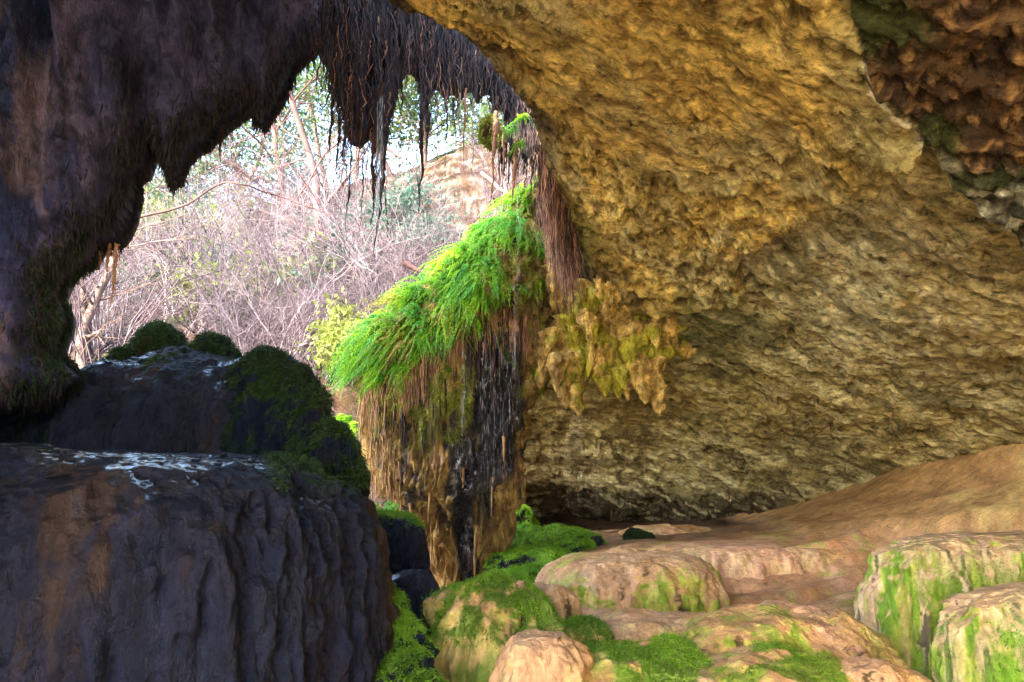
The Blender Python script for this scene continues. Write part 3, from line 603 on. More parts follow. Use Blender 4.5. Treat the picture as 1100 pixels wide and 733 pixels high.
def build_wall():
    Yf = lambda px,py: 3.7+1.25*np.clip((px+200)/540,0,1.2)+.0006*np.clip(-py,0,900)
    px,py,V,Ft,infl,bd = relief(WALL,Yf,3.0,62,.55)
    q = V.copy(); q[:,0] += (V[:,2]-2)*.10        # folds lean a little
    folds = ridge(q,3.1,2,101,stretch=(1,.6,.16)); f2 = ridge(q,8.5,2,102,stretch=(1,.6,.14)); lump = fbm(V,2.2,4,103); fine = fbm(V,9,4,104,.6,stretch=(1,1,.5))
    disp = (.28*(folds-.4)+.12*(f2-.4)+.11*lump+.05*fine)*np.clip(infl/.5,0.12,1)
    dirn = np.array([.22,-.97,-.05])
    VV,FF,NN = close_relief(V,Ft,infl,disp,dirn,bd)
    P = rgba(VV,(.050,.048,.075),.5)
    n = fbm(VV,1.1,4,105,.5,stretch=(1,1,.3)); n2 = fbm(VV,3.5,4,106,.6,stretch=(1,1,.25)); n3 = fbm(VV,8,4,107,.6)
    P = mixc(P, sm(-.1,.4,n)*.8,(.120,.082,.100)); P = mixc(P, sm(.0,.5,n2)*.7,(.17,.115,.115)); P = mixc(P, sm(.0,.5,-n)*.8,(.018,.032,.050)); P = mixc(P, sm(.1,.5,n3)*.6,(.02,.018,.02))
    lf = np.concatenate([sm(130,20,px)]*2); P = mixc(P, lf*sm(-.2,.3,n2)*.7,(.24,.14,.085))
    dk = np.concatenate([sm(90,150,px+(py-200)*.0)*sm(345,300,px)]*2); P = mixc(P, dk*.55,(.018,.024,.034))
    gain(P,(.98,1.18,1.95))  # bluish sky reflection put into the wall's own colour
    e = empty('hanging_rock_wall',(VV[:,0].mean(),4.3,1.5)); props(e,'massive dark draped rock wall hanging down the whole upper left','rock wall')
    L = np.array(e.location)
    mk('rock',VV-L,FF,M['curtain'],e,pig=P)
    # ragged tufts and drips along the lower rim
    W = np.concatenate([np.exp(-poly_dist(px,py,WALL)/7.0)*sm(20,60,px)*sm(100,240,py+px*.35),np.zeros(len(px))])
    blades(VV-L,NN*.3,W,9000,.055,.006,M['rootblack'],e,seed=9,droop=1.6,name='root_fringe')
    W2 = W*sm(160,120,np.concatenate([px,px]))*np.concatenate([sm(240,300,py)]*2)
    blades(VV-L,NN,W2,7000,.03,.004,M['mossdark'],e,seed=10,droop=.6,name='moss')
build_wall()

# ================================================================== ROOTS
def tubes(strands, m, name, parent=None, sides=4):
    """strands: list of (points Nx3, radii N)"""
    Vs=[];Fs=[];o=0
    for pts,rad in strands:
        pts=np.asarray(pts); n=len(pts); t=np.gradient(pts,axis=0); t/=np.linalg.norm(t,axis=1)[:,None]+1e-9
        up=np.where(np.abs(t[:,1:2])<.9,np.array([[0,1,0]]),np.array([[1,0,0]])); a=np.cross(t,up); a/=np.linalg.norm(a,axis=1)[:,None]+1e-9; b=np.cross(t,a)
        th=np.arange(sides)*2*math.pi/sides
        ring=pts[:,None,:]+(a[:,None,:]*np.cos(th)[None,:,None]+b[:,None,:]*np.sin(th)[None,:,None])*np.asarray(rad)[:,None,None]
        Vs.append(ring.reshape(-1,3)); Fs.append(gridF(n,sides,True)+o); o+=n*sides
    return mk(name,np.concatenate(Vs),np.concatenate(Fs),m,parent,smooth=True)
def hang(p, L_, r0, seed, sway=.012, n=12, knobs=.3):
    r=np.random.default_rng(seed); t=np.linspace(0,1,n)
    x=np.cumsum(r.normal(0,sway,n))*L_; y=np.cumsum(r.normal(0,sway,n))*L_
    pts=np.stack([p[0]+x-x[0],p[1]+y-y[0],p[2]-t*L_],1)
    rad=r0*(1-t**1.6*.85)*(1+knobs*r.normal(0,1,n)); return pts,np.clip(rad,r0*.1,None)
CURT = [(338,-150),(590,-150),(560,-60),(478,-10),(500,25),(530,60),(556,95),(575,120),(588,150),(590,190),(580,206),(573,186),(564,208),(556,188),(549,198),(544,170),(538,135),(530,150),(523,112),(512,128),(505,108),(495,122),(486,112),(478,124),(468,105),(462,128),(456,148),(450,128),(446,96),(438,82),(431,100),(426,130),(420,150),(416,190),(411,225),(406,190),(400,168),(393,176),(387,188),(380,180),(374,185),(371,160),(364,132),(356,108),(350,82),(345,60),(342,20)]
CURT = [(a, b if b < 60 else 60+(b-60)*.80) for a, b in CURT]
def build_curtain():
    Yf = lambda px,py: 4.95+.0095*np.clip(px-345,0,240)
    px,py,V,Ft,infl,bd = relief(CURT,Yf,2.5,34,.22)
    disp = (.12*(ridge(V,6,2,121,stretch=(1,1,.10))-.4)+.05*fbm(V,14,3,122,stretch=(1,1,.2)))*np.clip(infl/.2,.1,1)
    dirn = np.array([.05,-1,0.]); VV,FF,NN = close_relief(V,Ft,infl,disp,dirn,bd)
    P = rgba(VV,(.016,.014,.018),.7); n = fbm(VV,9,4,123,stretch=(1,1,.12)); P = mixc(P,sm(0,.5,n)*.8,(.060,.032,.030)); P = mixc(P,sm(.3,.6,n),(.10,.055,.045))
    L = np.array([VV[:,0].mean(),5.2,3.2]); e = empty('root_curtain',L); props(e,'thick black curtain of matted hanging roots at the top of the cave mouth','root curtain')
    mk('root_mat',VV-L,FF,M['curtain'],e,pig=P)
    r = np.random.default_rng(8); S=[];S2=[]
    for k in range(2300):
        i = r.integers(len(px)); d=poly_dist(px[i:i+1],py[i:i+1],CURT)[0]
        if py[i] < -40: continue
        p = V[i]+np.array([0,-infl[i]-.03-r.uniform(0,.08),0])
        ln = r.uniform(.15,.6) if d>10 else r.uniform(.10,.42)
        (S if r.random()<.88 else S2).append(hang(p-L,ln*r.uniform(.5,1.5),r.uniform(.0015,.006)*r.choice([.7,1,1.5]),k,.02+.02*r.random()))
    a = tubes(S,M['rootdark'],'root_fringe',e); b = tubes(S2,M['rootbrown'],'brown_rootlets',e)
    a['kind']='stuff'; b['kind']='stuff'
build_curtain()
def brown_curtain():
    A=at(600,200,6.4); e=empty('root_curtain',A); props(e,'reddish brown root curtain hanging from the ceiling lip, right of the tallest ferns','root curtain'); r=np.random.default_rng(12); S=[];S2=[]
    for k in range(620):
        t=r.random(); x=583+30*t+r.normal(0,4); y=150+75*t+r.normal(0,14); Y=6.25+.35*t+r.uniform(-.12,.12)
        (S if r.random()<.72 else S2).append(hang(at(x,y,Y)-A,r.uniform(.35,1.0),r.uniform(.003,.008),k,.018,10))
    for k in range(160):
        x=r.uniform(535,585); y=r.uniform(130,165); S2.append(hang(at(x,y,6.3)-A,r.uniform(.15,.45),r.uniform(.003,.007),k+700,.018,9))
    a=tubes(S,M['rootbrown'],'rootlets',e); b=tubes(S2,M['rootdark'],'dark_rootlets',e); a['kind']='stuff'; b['kind']='stuff'
brown_curtain()
# long single roots: (px, py top, py tip, depth, radius, material, label words)
ROOTS = [(378,150,250,5.0,.006,'rootdark','thin dark root hanging left of the long root bundle'),
 (390,170,248,5.05,.004,'rootdark','very thin dark rootlet between the left root and the long bundle'),
 (407,120,232,5.0,.013,'rootdark','thick dark twisted root, left strand of the long bundle'),
 (413,90,262,5.05,.016,'rootdark','longest thick dark root of the bundle, with wet glints'),
 (453,110,221,5.4,.011,'rootdark','long straight dark root in the middle of the bright gap'),
 (461,120,165,5.4,.009,'rootdark','short pointed dark root just right of the long straight root'),
 (470,105,168,5.5,.004,'rootbrown','thin brown root in the gap, third from the long straight root'),
 (478,110,172,5.5,.005,'rootdark','thin dark root near the centre of the gap fringe'),
 (487,105,150,5.6,.006,'rootdark','short dark root with a thick top in the gap fringe'),
 (494,100,190,5.6,.0028,'rootbrown','hair thin brown root hanging far into the gap'),
 (501,95,176,5.7,.006,'rootbrown','brown straight root right of the hair thin one'),
 (508,110,200,5.7,.0028,'rootbrown','hair thin long root left of the mossy knob'),
 (533,120,210,6.0,.014,'rootbrown','thick reddish brown root by the right side of the cave mouth'),
 (541,140,190,6.1,.007,'rootbrown','short brown root next to the thick reddish root'),
 (554,150,214,6.2,.013,'rootbrown','dark brown root ending above the tallest fern tuft'),
 (332,58,78,5.0,.006,'rootdark','short dark root in the narrow slot at the top left of the gap'),
 (338,62,82,5.0,.004,'rootdark','tiny rootlet in the narrow slot beside the curtain'),
 (358,100,170,5.0,.009,'rootdark','dark root on the left edge of the root curtain'),
 (365,125,178,5.0,.010,'rootdark','dark pointed root left edge of the curtain, second one'),
 (222,120,172,4.7,.010,'rootdark','dark drip root hanging from the left wall rim at mid height'),
 (241,115,170,4.7,.011,'rootdark','longer dark drip root on the left wall rim'),
 (236,120,158,4.7,.006,'rootdark','short drip root between two others on the left wall rim'),
 (190,180,212,4.6,.012,'rootdark','stubby drip root under the pointed tip of the left wall'),
 (126,262,325,4.4,.010,'rootbrown','rusty hanging root at the left, in front of the pale trunk'),
 (118,262,300,4.4,.008,'rootbrown','shorter rusty root left of the rusty hanging root'),
 (108,270,290,4.4,.007,'rootbrown','shortest rusty root at the left wall rim')]
for i,(px_,pt,pb,Y,r0,mm,lb) in enumerate(ROOTS):
    A = at(px_,pt,Y); B = at(px_,pb,Y); S=[hang((0,0,0),(A[2]-B[2])*1.08,r0*1.45,500+i,.0055,26,.28)]
    rr = np.random.default_rng(900+i)
    for k in range(int(3+r0*700)):
        t = rr.uniform(0,.75); q=np.array([rr.normal(0,r0),rr.normal(0,r0),-t*(A[2]-B[2])]); S.append(hang(q,(A[2]-B[2])*rr.uniform(.1,.3),r0*.3,k+i*40,.03,8))
    o = tubes(S,M[mm],'hanging_root',sides=6); o.location = A; props(o,lb,'root','single roots hanging in the cave mouth')

# ================================================================== HANGING COLUMN
ROWS = [(150,590,606),(190,577,628),(230,545,628),(262,508,630),(300,462,632),(335,420,630),(365,392,620),(385,384,606),(410,388,585),(440,390,566),(480,392,562),(515,398,560),(532,404,556),(548,432,550),(580,446,545),(610,462,533),(635,474,512),(655,481,498),(672,485,492)]
YC = 7.55
def build_column():
    R_ = np.array(ROWS,float); nr=420; pyv=np.linspace(150,672,nr); pl=np.interp(pyv,R_[:,0],R_[:,1]); pr=np.interp(pyv,R_[:,0],R_[:,2])
    k=np.ones(9)/9; pl=np.convolve(np.pad(pl,4,'edge'),k,'valid'); pr=np.convolve(np.pad(pr,4,'edge'),k,'valid')
    nt=520; th=np.linspace(0,2*math.pi,nt,endpoint=False)
    A=at_v(pl,pyv,np.full(nr,YC)); B=at_v(pr,pyv,np.full(nr,YC)); cx=(A[:,0]+B[:,0])/2; rx=(B[:,0]-A[:,0])/2; z=A[:,2]
    dep=np.interp(pyv,[150,300,400,520,560,672],[.25,.55,.6,.5,.33,.05])
    T,_=np.meshgrid(th,cx); X=cx[:,None]+rx[:,None]*np.cos(T); Y=YC+.15+dep[:,None]*np.sin(T); Z=np.repeat(z[:,None],nt,1)
    V=np.stack([X.ravel(),Y.ravel(),Z.ravel()],1); T=T.ravel()
    rad=np.stack([np.cos(T),np.sin(T),0*T],1); PY=np.repeat(pyv,nt)
    q=V*np.array([1,1,.14]); q=q+fbm(V,2,2,133)[:,None]*.03
    fl=ridge(q,8,3,131)-.45; lum=fbm(V,4.5,4,132,.55,stretch=(1,1,.55)); fi=fbm(V,16,3,134,.6,stretch=(1,1,.5))
    taper=np.interp(PY,[150,200,560,672],[.3,1,1,.25])
    V=V+rad*((.085*fl+.085*lum+.022*fi)*taper)[:,None]
    Fq=gridF(nr,nt,True); N=normals(V,Fq)
    if (N*rad).sum(1).mean()<0: Fq=Fq[:, ::-1]; N=-N
    px,py=pix(V)
    P=rgba(V,(.40,.25,.08),.6); n=fbm(V,3,4,135,.55,stretch=(1,1,.2)); n2=fbm(V,9,4,136,.6,stretch=(1,1,.35)); n3=fbm(V,5,3,137)
    P=mixc(P,sm(0,.4,n2)*.7,(.52,.37,.14)); P=mixc(P,sm(0,.4,-n2)*.7,(.20,.12,.05)); P=mixc(P,sm(.05,.45,n3)*.5*(py<520),(.42,.24,.16))
    stripe=sm(.10,.26,fbm(V,4.6,3,138,.5,stretch=(1,1,.07))); P=mixc(P,stripe*sm(330,390,py)*sm(600,540,py)*.9,(.022,.022,.028),.18)
    wet=sm(500,515,px+n*14)*sm(565,548,px)*sm(345,370,py)*sm(530,500,py); P=mixc(P,wet,(.012,.012,.018),.25)
    wet2=sm(14,8,np.abs(px-503+n*6-(py-560)*.04))*sm(480,510,py)*sm(640,620,py); P=mixc(P,wet2,(.012,.012,.018),.22)
    brn=sm(380,330,py+n2*20)*sm(500,540,px); P=mixc(P,brn*.85,(.12,.075,.035)); P=mixc(P,brn*sm(0,.4,n2)*.7,(.05,.035,.022))
    yg=sm(.1,.4,n3+sm(60,10,np.hypot((px-475)/1.2,(py-435)))*.45)*sm(500,440,py)*(1-wet)*sm(330,360,py); P=mixc(P,yg*.85,(.20,.22,.03))
    top=sm(.1,.6,N[:,2])*(py<400); P=mixc(P,top*.9,(.08,.14,.02))
    L=np.array([0-.5,YC,at(480,672,YC)[2]]); e=empty('hanging_column',L); props(e,'ochre and black travertine column hanging from the cave lip, ferny on top','rock column')
    mk('rock',V-L,Fq,M['tufa'],e,pig=P)
    blades(V-L,N,yg*(N[:,1]<.2)+1e-9,9000,.03,.005,M['mossyel'],e,seed=60)
    front=(N[:,1]<.1)
    Wt=sm(.2,.6,N[:,2]+.2)*(py<420)*front; blades(V-L,N,Wt+1e-9,9000,.04,.006,M['moss'],e,seed=61,name='green_moss')
    # skirts of hanging roots
    r=np.random.default_rng(44); groups={'root_skirt':([], 'rootbrown'),'tan_root_skirt':([], 'roottan'),'dark_root_skirt':([], 'rootdark')}
    def skirt(x0,y0,x1,y1,n,l0,l1,key,dy=0.62,jit=8):
        for k in range(n):
            t=r.random(); a_=x0+(x1-x0)*t; b_=y0+(y1-y0)*t+r.normal(0,jit)
            i=np.argmin((px-a_)**2+(py-b_)**2+1e5*(V[:,1]>YC+.15))
            p=V[i]+N[i]*.015; groups[key][0].append(hang(p-L,r.uniform(l0,l1),r.uniform(.003,.009),int(r.integers(1e6)),.015,9))
    skirt(388,412,470,372,260,.15,.55,'root_skirt'); skirt(388,430,440,400,120,.2,.5,'tan_root_skirt')
    skirt(445,375,492,352,130,.12,.42,'tan_root_skirt'); skirt(470,360,500,345,90,.1,.35,'root_skirt')
    skirt(495,350,565,345,150,.05,.25,'root_skirt'); skirt(550,350,585,352,60,.08,.3,'root_skirt')
    skirt(500,352,560,352,60,.3,.9,'dark_root_skirt'); skirt(583,180,620,190,220,.5,1.05,'root_skirt',jit=20); skirt(590,230,625,260,120,.2,.6,'root_skirt',jit=20)
    skirt(400,440,480,430,80,.1,.4,'dark_root_skirt',jit=25); skirt(392,470,430,520,80,.08,.25,'tan_root_skirt',jit=20)
    for k,(S,mm) in groups.items():
        o=tubes(S,M[mm],k,e); o['kind']='stuff'
    # small drip nubs hanging off the column's flanks
    S=[]
    for k in range(14):
        a_=r.uniform(395,560); b_=r.uniform(430,600); i=np.argmin((px-a_)**2+(py-b_)**2+1e5*(V[:,1]>YC+.15)); h_,rr_=hang(V[i]-N[i]*.01-L,r.uniform(.15,.5),r.uniform(.008,.018),int(r.integers(1e6)),.01,8,.15); S.append((h_,rr_))
    Vs=[]
    o=tubes(S,M['roottan'],'drip_nubs',e,sides=7); o['kind']='stuff'
    return V,N,px,py
cV,cN,cpx,cpy = build_column()

# ================================================================== FERNS
def fern_mesh(seed, m):
    r=np.random.default_rng(seed); Vs=[];Fs=[];o=0
    for k in range(15):
        ln=r.uniform(.22,.42); az=r.uniform(-1.0,1.0)+(.9 if r.random()<.15 else 0); out=np.array([-math.cos(az),math.sin(az)-.35,0]); out/=np.linalg.norm(out)
        n=16; t=np.linspace(0,1,n); rise=r.uniform(.1,.55)
        pts=out[None]*(t*ln*.8)[:,None]; pts[:,2]=ln*(rise*t*1.0-(.6+rise)*t**2*1.15); pts+=r.normal(0,.03,3)
        pts[:,0]+=0.0
        tg=np.gradient(pts,axis=0); tg/=np.linalg.norm(tg,axis=1)[:,None]; side=np.cross(tg,[0,0,1.]); side/=np.linalg.norm(side,axis=1)[:,None]+1e-9
        # rachis
        w_=.0015; a=pts-side*w_; b=pts+side*w_; Vs.append(np.stack([a,b],1).reshape(-1,3)); i=np.arange(n-1)*2
        Fs.append(np.stack([i,i+1,i+3,i+2],1)+o); o+=2*n
        for j in range(1,n):
            for s in (-1,1):
                for q in range(2):
                    l=.050*(1-.7*abs(t[j]-.35)/.65)*r.uniform(.7,1.2)*(1 if q==0 else .6); base=pts[j]+(tg[j]*.012*q)
                    d=side[j]*s*1.0+tg[j]*.7+np.array([0,0,-.35])+r.normal(0,.22,3); d/=np.linalg.norm(d)
                    wv=np.cross(d,r.normal(size=3)+np.array([0,0,1.5])); wv/=np.linalg.norm(wv); wv*=l*.2
                    Vs.append(np.array([base,base+d*l*.55+wv,base+d*l,base+d*l*.5-wv])); Fs.append(np.array([[0,1,2,3]])+o); o+=4
    me_o=mk('fern',np.concatenate(Vs),np.concatenate(Fs),m,smooth=False); return me_o
fproto=[fern_mesh(s,M[k_]) for s,k_ in zip(range(200,208),('fern','fern2','fern','ferndead','fern','fern2','fern','fern'))]
fm=[o.data for o in fproto]
for o in fproto: bpy.data.objects.remove(o)
r=np.random.default_rng(77); nf=0
FERN=[(574,196,577,290),(552,215,575,300),(530,240,560,310),(505,262,545,325),(480,285,530,340),(455,305,510,350),(430,328,480,368),(408,345,455,388),(388,362,430,405),(376,385,405,420)]
for k in range(230):
    t=r.random()*(len(FERN)-1); i=int(t); f=t-i; a=np.array(FERN[i])*(1-f)+np.array(FERN[i+1])*f
    s=r.random()**1.25; qx=a[0]+(a[2]-a[0])*s+r.normal(0,3); qy=a[1]+(a[3]-a[1])*s+r.normal(0,3)
    j=np.argmin((cpx-qx)**2+(cpy-qy)**2+1e5*(cV[:,1]>YC+.12+.25*r.random()))
    o=bpy.data.objects.new('fern',fm[r.integers(8)]); COL.objects.link(o); o.location=cV[j]+cN[j]*.01
    o.rotation_euler=(r.normal(0,.18),r.normal(.1,.25),r.normal(.25,.8)); s_=r.uniform(.5,1.25)*(1 if s<.7 else .7); o.scale=(s_,s_,s_*1.1)
    if s < .35: lb='vivid green fern clump on the top crest of the hanging column'
    elif s < .75: lb='green fern clump on the upper slope of the hanging column'
    else: lb='drooping fern clump over the root skirts of the hanging column'
    props(o,lb,'fern',lb.replace('clump','clumps')); nf+=1
for k,(a_,b_,Y,sc_,lb) in enumerate([(374,452,8.6,1.3,'pale green fern tuft low behind the column, beside the round boulder'),(368,468,8.8,1.2,'lower pale fern tuft between the round boulder and the column'),(385,462,8.6,1.2,'fern tuft tucked against the left side of the column'),
      (398,545,7.0,1.0,'blue green fern on top of the second dark drum, left one'),(412,548,7.0,1.0,'blue green fern on top of the second dark drum, middle one'),(428,545,7.0,.8,'blue green fern on top of the second dark drum, right one'),
      (520,636,4.6,.45,'tiny green fern sprig on the mossy boulder under the column tip'),(505,640,4.5,.4,'tiny fern sprig left of the other sprig on the mossy boulder'),
      (560,128,6.1,.6,'small yellow green sprig high on the dark root curtain'),(553,140,6.1,.5,'small green sprig in the middle of the dark roots'),(562,155,6.1,.5,'small yellowish sprig at the lower end of the dark roots')]):
    o=bpy.data.objects.new('fern',fm[k%8]); COL.objects.link(o); o.location=at(a_,b_,Y); o.scale=(sc_,)*3; o.rotation_euler=(0,0,r.normal(0,.8)); props(o,lb,'fern')

# ================================================================== STALACTITE CLUSTER UNDER THE LIP
def build_cluster():
    r=np.random.default_rng(31); base=at(650,300,7.2); e=empty('stalactite_cluster',base); props(e,'lumpy ochre and mossy stalactite cluster bulging from the ceiling lip','stalactites')
    spec=[]
    for (a,b,w_,l,Y) in [(600,290,46,70,7.3),(640,270,60,70,7.3),(680,300,56,80,7.3),(705,330,44,60,7.4),(660,330,60,80,7.2),(620,330,50,90,7.2),(595,350,34,70,7.2),(612,375,30,58,7.1),(640,365,30,50,7.1),(700,365,44,70,7.1),(690,390,26,45,7.0),(705,400,22,48,7.0),(662,385,20,45,7.1),(650,400,16,28,7.1),(604,395,26,45,7.05),(618,410,20,38,7.0),(715,345,30,45,7.2),(680,345,40,55,7.0),(630,305,36,50,7.0),(655,300,34,46,6.95)]:
        spec.append((a,b,w_,l,Y))
    spec += [(712,312,60,62,7.35),(738,338,44,50,7.45),(612,268,54,60,7.2),(728,300,50,40,7.4)]
    for k in range(46):
        a=r.uniform(590,722); lo=np.interp(a,[590,620,650,690,722],[400,425,410,430,380]); b=r.uniform(270,lo-25); spec.append((a,b,r.uniform(9,24),r.uniform(22,46),7.05+r.uniform(-.18,.15)))
    for k,(a,b,w_,l,Y) in enumerate(spec):
        A=at(a,b,Y); s=Y/F; R0=w_*s/2; Ln=l*s
        n,nt=34,44; u=np.linspace(0,1,n); th=np.linspace(0,2*math.pi,nt,endpoint=False)
        rr=R0*np.sqrt(np.clip(u*6,0,1))*(1-.55*u)*np.sqrt(np.clip((1-u)*3.5,0,1)); U,T=np.meshgrid(u,th,indexing='ij'); RR=np.repeat(rr[:,None],nt,1)
        V=np.stack([(RR*np.cos(T)).ravel(),(RR*np.sin(T)).ravel(),(-U*Ln).ravel()],1); V[:,0]+=U.ravel()*r.normal(0,.12)*Ln
        W=V+A; nn=fbm(W,9,4,141,.6); rad=np.stack([np.cos(T).ravel(),np.sin(T).ravel(),0*T.ravel()],1); V=V+rad*(nn*R0*.5+ridge(W,14,2,143,stretch=(1,1,.3))*R0*.3-R0*.12)[:,None]*(RR.ravel()/R0)[:,None]
        Fq=gridF(n,nt,True); N=normals(V,Fq)
        if (N*rad).sum(1).mean()<0: Fq=Fq[:, ::-1]; N=-N
        W=V+A; P=rgba(V,(.40,.27,.09),.75); c1=fbm(W,3,3,144); c2=fbm(W,11,4,145,.6)
        P=mixc(P,sm(0,.4,c2)*.7,(.55,.41,.20)); P=mixc(P,sm(0,.4,-c2)*.7,(.17,.11,.045)); P=mixc(P,sm(.0,.35,c1)*.85,(.27,.27,.03)); P=mixc(P,sm(640,600,np.full(len(V),a))*sm(0,.3,-c1)*.6,(.10,.065,.035))
        gain(P,(1.5,1.45,1.1)); o=mk('stalactite',V+(A-base),Fq,M['tufa'],e,pig=P)
    # moss pads
    pads=[(601,398,6,12)]
    for (a,b,w_,h) in pads:
        A=at(a,b,6.95); s=6.95/F; n,nt=24,40; u=np.linspace(0,math.pi,n); th=np.linspace(0,2*math.pi,nt,endpoint=False); U,T=np.meshgrid(u,th,indexing='ij')
        D=np.stack([(np.sin(U)*np.cos(T)).ravel(),(np.sin(U)*np.sin(T)).ravel(),np.cos(U).ravel()],1); V=D*np.array([w_*s,w_*s,h*s])*(1+.25*fbm(D+a,2,3,3))[:,None]
        o=blades(V+(A-base),D,np.ones(len(V)),1500,.022,.004,M['moss'],e,seed=int(a),droop=.8,name='moss')
build_cluster()
def small_drops(points, group, labelf):
    pass
# short drips along the ceiling lip and deeper lip
for i,(a,b,w_,l,Y,lb) in enumerate([(553,300,60,60,7.25,'brown mossy lump of tufa under the fern crest, right of the root skirts'),(535,310,50,44,7.2,'small brown tufa lump left of the brown mossy lump'),(575,310,44,76,7.3,'dark dripping tufa lump between column and stalactites'),(528,142,26,34,6.2,'yellow mossy knob hanging in the right side of the cave mouth'),(732,330,40,40,7.3,'low rounded ceiling boss right of the stalactite cluster')]):
    A=at(a,b,Y); s=Y/F; n,nt=60,90; u=np.linspace(0,math.pi,n); th=np.linspace(0,2*math.pi,nt,endpoint=False); U,T=np.meshgrid(u,th,indexing='ij')
    D=np.stack([(np.sin(U)*np.cos(T)).ravel(),(np.sin(U)*np.sin(T)).ravel(),np.cos(U).ravel()],1); V=D*np.array([w_*s/2,w_*s/2,l*s/2]); W=V+A
    V=V*(1+.3*fbm(W,8,4,150+i,.6)+.25*(ridge(W,9,2,151,stretch=(1,1,.2))-.4))[:,None]
    Fq=gridF(n,nt,True)[:, ::-1]; N=normals(V,Fq); 
    if (N*D).sum(1).mean()<0: Fq=Fq[:, ::-1]; N=-N
    P=rgba(V,(.22,.15,.06),.75); c2=fbm(W,10,4,152,.6); P=mixc(P,sm(0,.4,c2)*.8,(.36,.24,.10)); P=mixc(P,sm(0,.4,-c2)*.8,(.07,.05,.03)); P=mixc(P,sm(0,.4,fbm(W,5,3,153))*.7,(.20,.22,.03))
    e=empty('tufa_lump',A); props(e,lb,'tufa lump'); mk('rock',V,Fq,M['tufa'],e,pig=P); blades(V,N,sm(-.2,.4,fbm(W,5,3,153))+1e-6,2500,.03,.005,M['mossyel'],e,seed=300+i,droop=.9)

# ================================================================== FALLING WATER
def trickle(px_,pt,pb,Y,n,spread,lb,r0=.0026):
    r=np.random.default_rng(int(px_*7+pt)); A=at(px_,pt,Y); B=at(px_,pb,Y); H=A[2]-B[2]; S=[]
    for k in range(n):
        x=r.normal(0,spread); y=r.normal(0,spread); z=-r.random()*H; l=r.uniform(.02,.10) if k%5 else r.uniform(.2,.5)
        t=np.linspace(0,1,5); S.append((np.stack([x+0*t,y+0*t,z-t*l],1), r0*np.array([.15,.6,.8,.6,.15])*r.uniform(.25,.85)*(1 if k%5 else .4)))
    o=tubes(S,M['water'],'water_trickle',sides=5); o.location=A; props(o,lb,'water',kind='stuff')
trickle(520,355,500,6.75,45,.03,'bead trickle of falling water over the black face of the column, left one')
trickle(530,355,505,6.75,75,.05,'dense bead trickle over the black face of the column')
trickle(545,350,520,6.75,60,.035,'bead trickle at the right edge of the black column face')
trickle(498,375,480,6.8,50,.01,'thin water thread left of the black column face')
trickle(553,300,400,6.8,40,.008,'thin water thread falling from under the fern crest')
trickle(617,432,545,6.9,60,.05,'scattered drops falling from the stalactite cluster')
trickle(636,440,550,7.4,30,.07,'sparse drops right of the main falling drops')
trickle(410,100,235,4.75,120,.014,'glistening water running down the long root bundle',.003)
trickle(556,200,300,6.9,45,.008,'thin water thread in front of the green ferns')

# ================================================================== TREES, BRUSH AND FOLIAGE OUTSIDE
def branch(r, p, d, L_, r0, depth, out, spread=.6, up=.1, n=7, kids=3):
    pts=[np.array(p,float)]; d=np.array(d,float); d/=np.linalg.norm(d)
    for i in range(n-1):
        d=d+r.normal(0,.13,3)+np.array([0,0,up*.3]); d/=np.linalg.norm(d); pts.append(pts[-1]+d*L_/(n-1))
    pts=np.array(pts); out.append((pts,np.linspace(r0,r0*.45,n)))
    if depth>0:
        for k in range(kids):
            i=r.integers(max(1,n//3),n); nd=(pts[i]-pts[i-1]); nd/=np.linalg.norm(nd); nd=nd+r.normal(0,spread,3); branch(r,pts[i],nd,L_*r.uniform(.45,.75),r0*.5,depth-1,out,spread,up,max(4,n-1),kids)
    return pts
def leaves(r, centers, n, rad, sz):
    c=np.array(centers)[r.integers(len(centers),size=n)]+r.normal(0,rad,(n,3)); d=r.normal(size=(n,3)); d/=np.linalg.norm(d,axis=1)[:,None]; t=np.cross(d,r.normal(size=(n,3))); t/=np.linalg.norm(t,axis=1)[:,None]
    s=sz*r.uniform(.5,1.3,(n,1)); V=np.stack([c-d*s,c+t*s*.45,c+d*s,c-t*s*.45],1).reshape(-1,3); return V,np.arange(n*4).reshape(-1,4)
def dup(src, loc, rz, sc, label=None):
    c=src.copy(); COL.objects.link(c); c.location=loc; c.rotation_euler=(0,0,rz); c.scale=(sc,)*3
    if label: c['label']=label
    for ch in src.children:
        d=ch.copy(); COL.objects.link(d); d.parent=c
    return c
def shrub_proto(seed, m):
    r=np.random.default_rng(seed); S=[]
    for k in range(9): branch(r,(r.normal(0,.12),r.normal(0,.12),-.05),(r.normal(0,.5),r.normal(0,.5),1),r.uniform(.8,1.5),.014,3,S,.55,.05,6,3)
    return tubes(S,m,'bare_shrub',sides=3)
sp=[shrub_proto(600+i,M['twig'] if i%2 else M['twigpale']) for i in range(6)]
first=[True]*6; r=np.random.default_rng(55)
